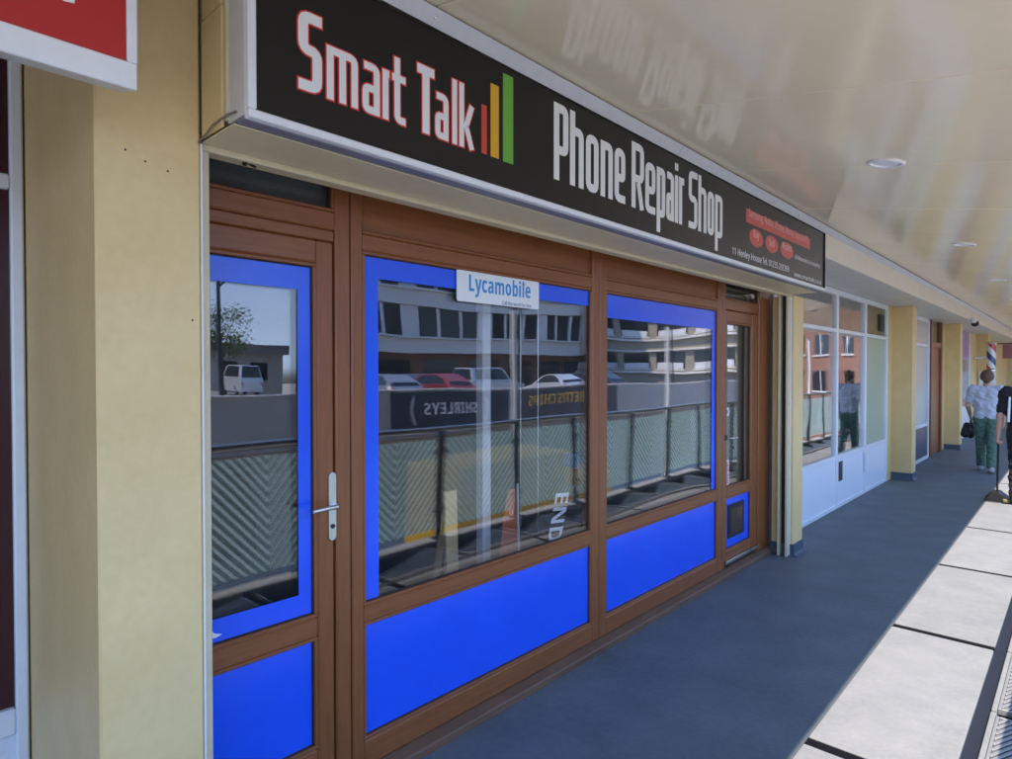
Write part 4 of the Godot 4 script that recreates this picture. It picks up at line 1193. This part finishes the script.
	var ring := func(r0: float, y0: float, y1: float, called: String, m: Material) -> void:
		var st := begin()
		for k in n:
			var A := deg_to_rad(lerpf(a0, a1, float(k) / n)); var B := deg_to_rad(lerpf(a0, a1, float(k + 1) / n))
			var u := Vector3(-cos(A), 0, -sin(A)); var v := Vector3(-cos(B), 0, -sin(B))
			var o := Vector3(cx, 0, cz)
			var i0 := o + u * (R - 10); var i1 := o + v * (R - 10)
			var p0 := o + u * r0; var p1 := o + v * r0
			var U := Vector3.UP
			quad(st, p0 + U * y0, p1 + U * y0, p1 + U * y1, p0 + U * y1, u + v)
			quad(st, p0 + U * y1, p1 + U * y1, i1 + U * y1, i0 + U * y1, U)
			quad(st, p0 + U * y0, p1 + U * y0, i1 + U * y0, i0 + U * y0, -U)
			if k == 0: quad(st, p0 + U * y0, p0 + U * y1, i0 + U * y1, i0 + U * y0, u - v)
			if k == n - 1: quad(st, p1 + U * y0, p1 + U * y1, i1 + U * y1, i1 + U * y0, v - u)
		put(c, called, st.commit(), m, Vector3.ZERO)
	ring.call(R - 1.2, -4.5, 3.1, "ground_storey", M.brick)
	var yb := 3.1
	for f in 3:
		ring.call(R, yb, yb + 1.15, "spandrel", M.render_white)
		ring.call(R + 0.25, yb + 1.16, yb + 1.30, "ledge", M.render_white)
		ring.call(R - 0.35, yb + 1.31, yb + 3.55, "window_band", M.win_dark)
		for k in 27:
			var A := deg_to_rad(lerpf(a0, a1, (k + 0.5) / 27.0))
			var o := Vector3(cx - cos(A) * (R - 0.30), yb + 2.43, cz - sin(A) * (R - 0.30))
			put(c, "mullion", cbox(Vector3(0.2, 2.22, 0.28 if k % 3 else 1.3), 0.01), M.render_white, o, Basis(Vector3.UP, -A))
		yb += 3.56
	ring.call(R + 0.1, yb, yb + 1.4, "parapet", M.render_white)
	for k in 14:
		var A := deg_to_rad(lerpf(a0, a1, (k + 0.5) / 14.0))
		put(c, "shop_window", cbox(Vector3(0.1, 2.0, 3.0), 0.0), M.win_dark, Vector3(cx - cos(A) * (R - 1.17), 1.6, cz - sin(A) * (R - 1.17)), Basis(Vector3.UP, -A))
	# brick building facing along the walkway
	var k2 := thing("brick_building", Vector3(10, -4.5, -53), "red brick building with rows of small windows beyond the walkway's end", "building")
	bx(k2, "wall", 3.4, 15.4, -4.5, 11.0, -58, -50, M.brick, 0.0)
	bx(k2, "roof", 3.0, 15.6, 11.0, 11.5, -58.4, -49.6, M.concrete, 0.0)
	for r in 5:
		for q in 6:
			var wx := 4.3 + q * 1.75; var wy := -2.6 + r * 2.7
			var w := bx(k2, "window", wx, wx + 0.95, wy, wy + 1.45, -50.0, -49.97, M.win_dark, 0.0)
			bx(w, "frame", wx - 0.08, wx + 1.03, wy - 0.1, wy - 0.01, -50.0, -49.9, M.render_white, 0.0)
			bx(w, "bar", wx + 0.44, wx + 0.51, wy, wy + 1.45, -49.969, -49.94, M.render_white, 0.0)
	# beige office with wide windows past the end of the car park
	var of := thing("office_building", Vector3(24, -4.5, -55), "beige office block with wide windows at the end of the car park", "building")
	var beige := tmat(tint_tex(34, 256, lin(0.30, 0.265, 0.21), lin(0.38, 0.335, 0.27), 0.01, 0.05, 0.06), Vector3.ONE * 0.2, 0.8)
	bx(of, "wall", 15.8, 32.5, -4.5, 10.5, -60, -50, beige, 0.0)
	for r in 3:
		var fy := 1.9 + r * 3.1
		bx(of, "ledge", 15.6, 32.7, fy - 0.45, fy - 0.25, -50.0, -49.6, M.render_white, 0.02)
		bx(of, "ledge", 15.6, 32.7, fy + 1.62, fy + 1.78, -50.0, -49.7, M.render_white, 0.02)
		for q in 4:
			var wx := 16.6 + q * 4.0
			var w := bx(of, "window", wx, wx + 3.1, fy, fy + 1.5, -50.0, -49.95, M.win_dark, 0.0)
			bx(w, "frame", wx - 0.1, wx + 3.2, fy - 0.14, fy - 0.01, -50.0, -49.88, M.render_white, 0.0)
			bx(w, "blind", wx + 0.1, wx + 3.0, fy + 0.01, fy + 0.55, -49.949, -49.93, M.alu_white, 0.0)
	# yellow lorry in the street below
	var l := thing("box_lorry", Vector3(8.5, -4.5, -13.0), "yellow box lorry in the street below the walkway", "lorry")
	bx(l, "box", 7.4, 9.7, -3.6, -0.9, -16.0, -10.8, mat(lin(0.55, 0.34, 0.02), 0.35), 0.05)
	bx(l, "cab", 7.5, 9.6, -3.9, -1.6, -18.0, -16.1, mat(lin(0.55, 0.34, 0.02), 0.35), 0.25)
	bx(l, "windscreen", 7.7, 9.4, -2.7, -1.9, -18.02, -17.99, M.win_dark, 0.0)
	bx(l, "chassis", 7.6, 9.5, -4.0, -3.65, -17.5, -10.9, M.rubber, 0.02)
	for wz in [-17.0, -12.2]:
		for wx in [7.7, 9.4]:
			var tb := Basis(Vector3(0, 0, 1), PI / 2)
			put(l, "wheel", lathe([Vector2(0.0, -0.13), Vector2(0.40, -0.14), Vector2(0.48, -0.1), Vector2(0.48, 0.1), Vector2(0.40, 0.14), Vector2(0.0, 0.13)], 20), M.rubber, Vector3(wx, -4.02, wz), tb)

func build_interior() -> void:
	# what can be made out behind the large window
	var p := thing("display_post", Vector3(-2.45, 0.0, -2.55), "pale vertical post standing just inside the large window", "post")
	bx(p, "post", -2.50, -2.44, 0.002, 2.60, -2.470, -2.535, M.alu_white, 0.006)
	bx(p, "foot", -2.56, -2.38, 0.0005, 0.012, -2.41, -2.595, M.alu_dark, 0.002)
	for q in [[-2.36, -2.69, "left"], [-2.36, -2.845, "right"]]:
		var w := thing("display_cable", Vector3(q[0], 0, q[1]), "thin bright display cable inside the large window, the %s one" % q[2], "cable", "display cables")
		tube(w, "cable", [Vector3(q[0], 0.002, q[1]), Vector3(q[0], 2.6, q[1])], [0.004, 0.004], M.steel, 8)
		put(w, "floor_fixing", lathe([Vector2(0.0, 0.02), Vector2(0.012, 0.02), Vector2(0.02, 0.0)], 12), M.steel, Vector3(q[0], 0.001, q[1]))
	var st := thing("stand", Vector3(-2.42, 0, -2.03), "cream wooden stand leaning inside the large window", "stand")
	put(st, "board", cbox(Vector3(0.02, 0.98, 0.085), 0.003), M.cream, Vector3(-2.44, 0.495, -2.235), Basis(Vector3(0, 0, 1), 0.03))
	put(st, "back_leg", cbox(Vector3(0.02, 0.90, 0.04), 0.003), M.cream, Vector3(-2.58, 0.448, -2.235), Basis(Vector3(0, 0, 1), -0.22))
	var o := thing("banner", Vector3(-2.35, 0.0, -2.60), "orange tapering flag with a white edge standing inside the window", "banner")
	var om := mat(lin(0.52, 0.13, 0.05), 0.5)
	put(o, "cloth", prism([Vector2(-0.02, 0.45), Vector2(0.155, 0.45), Vector2(0.145, 0.75), Vector2(0.135, 0.955), Vector2(0.07, 0.955), Vector2(0.03, 0.78)], Vector3.ZERO, Vector3(0, 0, -1), Vector3.UP, Vector3(0.004, 0, 0)), om, Vector3(-2.35, 0, -2.50))
	tube(o, "pole", [Vector3(-2.348, 0.002, -2.668), Vector3(-2.348, 0.55, -2.662), Vector3(-2.348, 0.98, -2.650)], [0.010, 0.008, 0.006], M.white_vinyl, 8)
	bx(o, "foot", -2.42, -2.28, 0.0005, 0.010, -2.60, -2.74, M.alu_dark, 0.002)
	# white vinyl letters on the inner face of the glass, read downwards
	var e := thing("window_lettering", Vector3(-2.13, 0.70, -2.75), "white vinyl letters reading downwards low on the large window", "lettering")
	var slant := Basis(Vector3(0, -0.955, 0.29), Vector3(0, -0.10, -0.995), Vector3(1, 0, 0))
	text(e, "letters", "END", 0.115, Vector3(-2.122, 0.945, -2.715), M.white_vinyl, 0.265, slant, "Droid Sans", true, 0.0006)
	var c := thing("shop_counter", Vector3(-5.0, 0, -3.3), "dark counter deep inside the shop behind the large window", "counter")
	bx(c, "front", -5.2, -4.7, 0.001, 0.98, -1.8, -4.6, M.wood_sill, 0.01)
	bx(c, "top", -5.25, -4.62, 0.981, 1.02, -1.75, -4.65, M.alu_dark, 0.006)
	var d := thing("display_box", Vector3(-2.40, 0.0, -3.40), "blue and orange display box at the window's right edge", "box")
	bx(d, "plinth", -2.52, -2.34, 0.001, 0.875, -3.28, -3.52, M.dark_room, 0.003)
	bx(d, "orange_box", -2.51, -2.35, 0.876, 0.985, -3.29, -3.51, mat(lin(0.60, 0.26, 0.02), 0.4), 0.002)
	bx(d, "blue_box", -2.51, -2.35, 0.987, 1.075, -3.29, -3.51, mat(lin(0.05, 0.22, 0.62), 0.4), 0.002)

# ---------------------------------------------------------------- people: one smooth surface per body
func nets(bones: Array, k: float, cell: float, crease := 0.0) -> ArrayMesh:
	# bones: [a, ra, b, rb]; surface nets over the smooth minimum of tapered capsules
	var lo := Vector3(1e9, 1e9, 1e9); var hi := -lo
	for q in bones:
		var r: float = max(q[1], q[3])
		lo = lo.min(q[0] - Vector3.ONE * r).min(q[2] - Vector3.ONE * r)
		hi = hi.max(q[0] + Vector3.ONE * r).max(q[2] + Vector3.ONE * r)
	lo -= Vector3.ONE * cell * 3.0; hi += Vector3.ONE * cell * 3.0
	var nx := int((hi.x - lo.x) / cell) + 2; var ny := int((hi.y - lo.y) / cell) + 2; var nz := int((hi.z - lo.z) / cell) + 2
	var F := PackedFloat32Array()
	F.resize(nx * ny * nz)
	F.fill(cell * 4.0)
	for q in bones:
		var a: Vector3 = q[0]; var b: Vector3 = q[2]
		var ra: float = q[1]; var rb: float = q[3]
		var m := maxf(ra, rb) + k + cell * 2.0
		var l := ((a.min(b) - Vector3.ONE * m - lo) / cell).floor(); var h := ((a.max(b) + Vector3.ONE * m - lo) / cell).ceil()
		var ab := b - a
		var inv := 1.0 / maxf(ab.length_squared(), 1e-9)
		for iz in range(max(0, int(l.z)), min(nz, int(h.z) + 1)):
			for iy in range(max(0, int(l.y)), min(ny, int(h.y) + 1)):
				var row := (iz * ny + iy) * nx
				for ix in range(max(0, int(l.x)), min(nx, int(h.x) + 1)):
					var p := lo + Vector3(ix, iy, iz) * cell
					var t := clampf((p - a).dot(ab) * inv, 0.0, 1.0)
					var d := p.distance_to(a + ab * t) - lerpf(ra, rb, t)
					var o := F[row + ix]
					var e := maxf(k - absf(o - d), 0.0) / k
					F[row + ix] = minf(o, d) - e * e * k * 0.25
	if crease > 0.0:
		var fn := noise(77, 1.0, 2)
		for z in nz:
			for y in ny:
				for x in nx:
					var i := (z * ny + y) * nx + x
					if absf(F[i]) < cell * 2.5:
						var p := lo + Vector3(x, y, z) * cell
						F[i] += crease * fn.get_noise_3d(p.x * 9.0 + p.y * 5.0, p.y * 14.0, p.z * 9.0)
	var ids := {}
	var V := PackedVector3Array(); var N := PackedVector3Array(); var I := PackedInt32Array()
	var at := func(x: int, y: int, z: int) -> float: return F[(z * ny + y) * nx + x]
	for z in nz - 1:
		for y in ny - 1:
			for x in nx - 1:
				var i := (z * ny + y) * nx + x
				var c := [F[i], F[i + 1], F[i + nx], F[i + nx + 1], F[i + nx * ny], F[i + nx * ny + 1], F[i + nx * ny + nx], F[i + nx * ny + nx + 1]]
				var neg := 0
				for v in c:
					if v < 0.0: neg += 1
				if neg == 0 or neg == 8: continue
				var s := Vector3.ZERO
				var w := 0
				for e in [[0, 1], [2, 3], [4, 5], [6, 7], [0, 2], [1, 3], [4, 6], [5, 7], [0, 4], [1, 5], [2, 6], [3, 7]]:
					var f0: float = c[e[0]]; var f1: float = c[e[1]]
					if (f0 < 0.0) == (f1 < 0.0): continue
					var t := f0 / (f0 - f1)
					var p0 := Vector3(e[0] & 1, (e[0] >> 1) & 1, e[0] >> 2); var p1 := Vector3(e[1] & 1, (e[1] >> 1) & 1, e[1] >> 2)
					s += p0.lerp(p1, t)
					w += 1
				s /= w
				ids[i] = V.size()
				V.append(lo + (Vector3(x, y, z) + s) * cell)
				N.append(Vector3(c[1] + c[3] + c[5] + c[7] - c[0] - c[2] - c[4] - c[6], c[2] + c[3] + c[6] + c[7] - c[0] - c[1] - c[4] - c[5], c[4] + c[5] + c[6] + c[7] - c[0] - c[1] - c[2] - c[3]).normalized())
	for z in range(1, nz - 1):
		for y in range(1, ny - 1):
			for x in range(1, nx - 1):
				var i := (z * ny + y) * nx + x
				var f := F[i]
				for ax in [[1, nx, nx * ny], [nx, nx * ny, 1], [nx * ny, 1, nx]]:
					var g := F[i + ax[0]]
					if (f < 0.0) == (g < 0.0): continue
					var u: int = ax[1]; var v: int = ax[2]
					if not (ids.has(i) and ids.has(i - u) and ids.has(i - v) and ids.has(i - u - v)): continue
					var q := [ids[i], ids[i - u], ids[i - u - v], ids[i - v]]
					if f < 0.0:
						I.append_array(PackedInt32Array([q[0], q[2], q[1], q[0], q[3], q[2]]))
					else:
						I.append_array(PackedInt32Array([q[0], q[1], q[2], q[0], q[2], q[3]]))
	var arr := []
	arr.resize(Mesh.ARRAY_MAX)
	arr[Mesh.ARRAY_VERTEX] = V; arr[Mesh.ARRAY_NORMAL] = N; arr[Mesh.ARRAY_INDEX] = I
	var out := ArrayMesh.new()
	out.add_surface_from_arrays(Mesh.PRIMITIVE_TRIANGLES, arr)
	return out

func hand_bones(w: Vector3, d: Vector3, side: Vector3, curl: float, s: float) -> Array:
	# palm and five fingers from the wrist w along d; side points to the thumb, curl bends towards the palm
	var palm := d.cross(side).normalized()
	var out := []
	for k in 4:
		var off := side * (0.030 - 0.020 * k) * s
		var kn := w + d * (0.088 - 0.004 * absf(k - 1)) * s + off
		out.append([w + d * 0.015 * s + off * 0.6, 0.0135 * s, kn, 0.0115 * s])
		var L: float = [0.068, 0.076, 0.070, 0.056][k] * s
		var d1 := (d * cos(curl * 0.6) + palm * sin(curl * 0.6)).normalized()
		var d2 := (d * cos(curl * 1.5) + palm * sin(curl * 1.5)).normalized()
		var d3 := (d * cos(curl * 2.2) + palm * sin(curl * 2.2)).normalized()
		var p1 := kn + d1 * L * 0.48; var p2 := p1 + d2 * L * 0.31; var p3 := p2 + d3 * L * 0.24
		out.append([kn, 0.0100 * s, p1, 0.0092 * s]); out.append([p1, 0.0092 * s, p2, 0.0085 * s]); out.append([p2, 0.0085 * s, p3, 0.0074 * s])
	var t0 := w + d * 0.022 * s + side * 0.022 * s
	var t1 := t0 + (d * 0.55 + side * 0.75 + palm * 0.2).normalized() * 0.046 * s
	var t2 := t1 + (d * 0.8 + side * 0.25 + palm * 0.45 * curl).normalized() * 0.036 * s
	out.append([t0, 0.0145 * s, t1, 0.0115 * s]); out.append([t1, 0.0110 * s, t2, 0.0090 * s])
	return out

func person(at: Vector3, turn: float, J: Dictionary, s: float, clothes: Dictionary, label: String) -> Node3D:
	# J: joints in metres for a 1.75 m figure that faces -z, x to its right
	var o := thing("person", at, label, "person")
	o.rotation.y = turn
	var B := Basis(Vector3.UP, turn).scaled(Vector3.ONE * s)
	var v := func(n: String) -> Vector3: return J[n]
	var torso := func(g: float) -> Array:
		return [[v.call("hipL"), 0.105 + g, v.call("hipR"), 0.105 + g], [v.call("waist") + Vector3(-0.06, 0, 0), 0.105 + g, v.call("waist") + Vector3(0.06, 0, 0), 0.105 + g],
			[v.call("pelvis"), 0.13 + g, v.call("waist"), 0.118 + g], [v.call("waist") + Vector3(-0.05, 0, 0), 0.11 + g, v.call("chest") + Vector3(-0.075, 0, 0), 0.112 + g], [v.call("waist") + Vector3(0.05, 0, 0), 0.11 + g, v.call("chest") + Vector3(0.075, 0, 0), 0.112 + g],
			[v.call("chest") + Vector3(-0.07, 0.05, 0), 0.10 + g, v.call("shL"), 0.060 + g], [v.call("chest") + Vector3(0.07, 0.05, 0), 0.10 + g, v.call("shR"), 0.060 + g], [v.call("shL"), 0.058 + g, v.call("shR"), 0.058 + g]]
	var skin: Array = torso.call(-0.026)
	skin.append([v.call("neck") + Vector3(0, -0.08, 0.0), 0.062, v.call("head") + Vector3(0, -0.08, 0), 0.052])
	var hd: Vector3 = v.call("head")
	# skull, jaw, nose, ears
	skin.append_array([[hd + Vector3(0, 0.035, 0.018), 0.088, hd + Vector3(0, 0.02, -0.018), 0.086], [hd + Vector3(0, -0.02, -0.02), 0.072, hd + Vector3(0, -0.085, -0.05), 0.040], [hd + Vector3(0, 0.005, -0.098), 0.009, hd + Vector3(0, -0.025, -0.112), 0.015],
		[hd + Vector3(-0.083, 0.015, 0.005), 0.016, hd + Vector3(-0.080, -0.02, 0.0), 0.012], [hd + Vector3(0.083, 0.015, 0.005), 0.016, hd + Vector3(0.080, -0.02, 0.0), 0.012]])
	for q in ["L", "R"]:
		skin.append([v.call("sh" + q), 0.052, v.call("el" + q), 0.040]); skin.append([v.call("el" + q), 0.041, v.call("wr" + q), 0.027])
		skin.append([v.call("hip" + q), 0.085, v.call("kn" + q), 0.055]); skin.append([v.call("kn" + q), 0.056, v.call("an" + q), 0.038])
		skin.append([v.call("an" + q), 0.036, v.call("toe" + q), 0.030])
		var d: Vector3 = (v.call("wr" + q) - v.call("el" + q)).normalized()
		var sd: Vector3 = Vector3(0, 0, -1) - d * d.dot(Vector3(0, 0, -1))
		skin.append_array(hand_bones(v.call("wr" + q), d, sd.normalized() * (1.0), J.get("curl" + q, 0.5) * (-1.0 if q == "R" else 1.0), 1.0))
	put(o, "body", nets(skin, 0.022, 0.0105), clothes.skin, at, B)
	var shirt: Array = torso.call(0.012)
	for q in ["L", "R"]:
		shirt.append([v.call("sh" + q), 0.070, v.call("sh" + q).lerp(v.call("el" + q), 0.72), 0.064])
	shirt = shirt.slice(3)
	shirt.append_array([[v.call("waist") + Vector3(-0.075, -0.14, 0), 0.116, v.call("waist") + Vector3(0.075, -0.14, 0), 0.116], [v.call("waist") + Vector3(-0.06, 0.05, 0), 0.115, v.call("waist") + Vector3(0.06, 0.05, 0), 0.115]])
	put(o, "shirt", nets(shirt, 0.05, 0.012, 0.018), clothes.shirt, at, B)
	var tr: Array = [[v.call("hipL"), 0.106, v.call("hipR"), 0.106], [v.call("pelvis"), 0.122, v.call("pelvis") + Vector3(0, 0.03, 0), 0.112]]
	for q in ["L", "R"]:
		var e: float = clothes.get("leg", 1.0)
		tr.append([v.call("hip" + q), 0.108, v.call("kn" + q), 0.076])
		if e > 0.5: tr.append([v.call("kn" + q), 0.074, v.call("an" + q) + Vector3(0, 0.02, 0), 0.062])
	put(o, "trousers", nets(tr, 0.03, 0.012, 0.018), clothes.trousers, at, B)
	for q in ["L", "R"]:
		put(o, "shoe", nets([[v.call("an" + q) + Vector3(0, -0.015, 0.015), 0.050, v.call("an" + q) + Vector3(0, -0.045, 0.03), 0.040], [v.call("an" + q) + Vector3(0, -0.05, 0.02), 0.040, v.call("toe" + q) + Vector3(0, -0.005, 0), 0.036]], 0.02, 0.010), clothes.shoe, at, B)
	put(o, "hair", nets([[hd + Vector3(0, 0.055, 0.020), 0.092, hd + Vector3(0, 0.045, -0.020), 0.086], [hd + Vector3(0, 0.03, 0.045), 0.080, hd + Vector3(0, -0.035, 0.050), 0.058], [hd + Vector3(-0.06, 0.03, 0.02), 0.042, hd + Vector3(-0.062, -0.005, 0.028), 0.034], [hd + Vector3(0.06, 0.03, 0.02), 0.042, hd + Vector3(0.062, -0.005, 0.028), 0.034]], 0.02, 0.010), clothes.hair, at, B)
	for sx in [-0.034, 0.034]:
		var eye := SphereMesh.new()
		eye.radius = 0.0125; eye.height = 0.025
		put(o, "eye", eye, mat(lin(0.25, 0.22, 0.20), 0.2), at + B * (hd + Vector3(sx, 0.012, -0.092)), B)
	put(o, "mouth", cbox(Vector3(0.042, 0.008, 0.012), 0.003), mat(lin(0.30, 0.09, 0.08), 0.5), at + B * (hd + Vector3(0, -0.062, -0.092)), B)
	return o

func build_people() -> void:
	var J := {"pelvis": Vector3(0, 0.96, 0), "waist": Vector3(0, 1.10, 0.005), "chest": Vector3(0, 1.32, 0.01), "neck": Vector3(0, 1.50, 0), "head": Vector3(0, 1.63, -0.015),
		"hipL": Vector3(-0.085, 0.93, 0), "hipR": Vector3(0.085, 0.93, 0), "shL": Vector3(-0.185, 1.425, 0.01), "shR": Vector3(0.185, 1.425, 0.01),
		"elL": Vector3(-0.265, 1.15, 0.03), "elR": Vector3(0.24, 1.14, 0.03), "wrL": Vector3(-0.250, 0.98, -0.14), "wrR": Vector3(0.23, 0.90, -0.08), "curlL": 1.1,
		"knL": Vector3(-0.085, 0.51, -0.10), "knR": Vector3(0.08, 0.51, 0.02), "anL": Vector3(-0.09, 0.085, -0.16), "anR": Vector3(0.085, 0.10, 0.18), "toeL": Vector3(-0.10, 0.035, -0.30), "toeR": Vector3(0.09, 0.035, 0.06)}
	var m1 := Vector3(-1.145, 0.0, -12.55)
	var s1 := 0.915
	person(m1, 0.0, J, s1, {"skin": M.skin, "shirt": mat(lin(0.44, 0.46, 0.54), 0.85), "trousers": mat(lin(0.075, 0.145, 0.115), 0.85), "shoe": mat(lin(0.35, 0.36, 0.38), 0.6), "hair": mat(lin(0.10, 0.055, 0.03), 0.7)}, "person in grey T-shirt and green trousers walking away, bag in hand")
	# black jacket bundle hanging from the left hand
	var hand: Vector3 = m1 + s1 * (J.wrL + Vector3(0.012, -0.09, -0.07))
	var bag := thing("bag", hand + Vector3(0, -0.3, 0), "black bag hanging from the walking person's left hand", "bag")
	put(bag, "body", nets([[Vector3(-0.05, -0.10, 0.05), 0.050, Vector3(-0.075, -0.24, 0.06), 0.062], [Vector3(0.0, -0.10, -0.04), 0.045, Vector3(-0.01, -0.26, -0.05), 0.058], [Vector3(-0.08, -0.16, 0), 0.04, Vector3(0.0, -0.22, 0.0), 0.05]], 0.04, 0.012), mat(lin(0.015, 0.015, 0.018), 0.8), hand)
	tube(bag, "strap", [hand + Vector3(-0.02, -0.10, 0.04), hand + Vector3(0, 0.0, 0.015), hand + Vector3(0, 0.0, -0.02), hand + Vector3(0, -0.10, -0.04)], [0.009, 0.008, 0.008, 0.009], M.rubber, 8)
	# sweeper at the right edge
	var K := J.duplicate()
	K.elL = Vector3(-0.255, 1.13, 0.04); K.wrL = Vector3(-0.275, 0.885, 0.02); K.curlL = 1.35
	K.knL = Vector3(-0.09, 0.51, -0.02); K.anL = Vector3(-0.10, 0.085, 0.02); K.toeL = Vector3(-0.12, 0.035, -0.13)
	K.knR = Vector3(0.09, 0.51, -0.02); K.anR = Vector3(0.10, 0.085, 0.02); K.toeR = Vector3(0.12, 0.035, -0.13)
	var m2 := Vector3(-0.515, 0.0, -9.75)
	var s2 := 0.94
	var black := mat(lin(0.012, 0.012, 0.016), 0.8)
	var pp := person(m2, 0.0, K, s2, {"skin": M.skin, "shirt": black, "trousers": mat(lin(0.014, 0.014, 0.02), 0.8), "shoe": M.rubber, "hair": mat(lin(0.03, 0.02, 0.015), 0.7)}, "person in black with white trim holding a long handled dustpan at the right edge")
	for q in [[Vector3(-0.165, 1.06, 0.118), Vector3(-0.155, 1.38, 0.112)], [Vector3(0.165, 1.06, 0.118), Vector3(0.155, 1.38, 0.112)]]:
		tube(pp, "trim", [m2 + s2 * q[0], m2 + s2 * (q[0].lerp(q[1], 0.5) + Vector3(0, 0, 0.012)), m2 + s2 * q[1]], [0.014, 0.014, 0.012], M.white_vinyl, 8)
	var w2: Vector3 = m2 + s2 * K.wrL
	var grip := w2 + Vector3(0.0, -0.088, -0.028)
	var pan := thing("dustpan", Vector3(grip.x - 0.01, 0.0, grip.z - 0.10), "black long handled dustpan resting on the sunlit paving", "dustpan")
	var foot := Vector3(grip.x - 0.01, 0.10, grip.z - 0.08)
	tube(pan, "handle", [grip + Vector3(0, 0.06, 0.01), grip, foot], [0.013, 0.012, 0.011], M.gasket, 10)
	put(pan, "pan", prism([Vector2(-0.12, 0.0), Vector2(0.14, 0.0), Vector2(0.10, 0.055), Vector2(0.02, 0.115), Vector2(-0.05, 0.11), Vector2(-0.11, 0.05)], Vector3.ZERO, Vector3.RIGHT, Vector3.UP, Vector3(0, 0, -0.24)), M.gasket, Vector3(foot.x, 0.003, foot.z + 0.10))
	bx(pan, "brush", foot.x + 0.06, foot.x + 0.15, 0.003, 0.05, foot.z + 0.12, foot.z - 0.10, mat(lin(0.20, 0.17, 0.10), 0.9), 0.01)
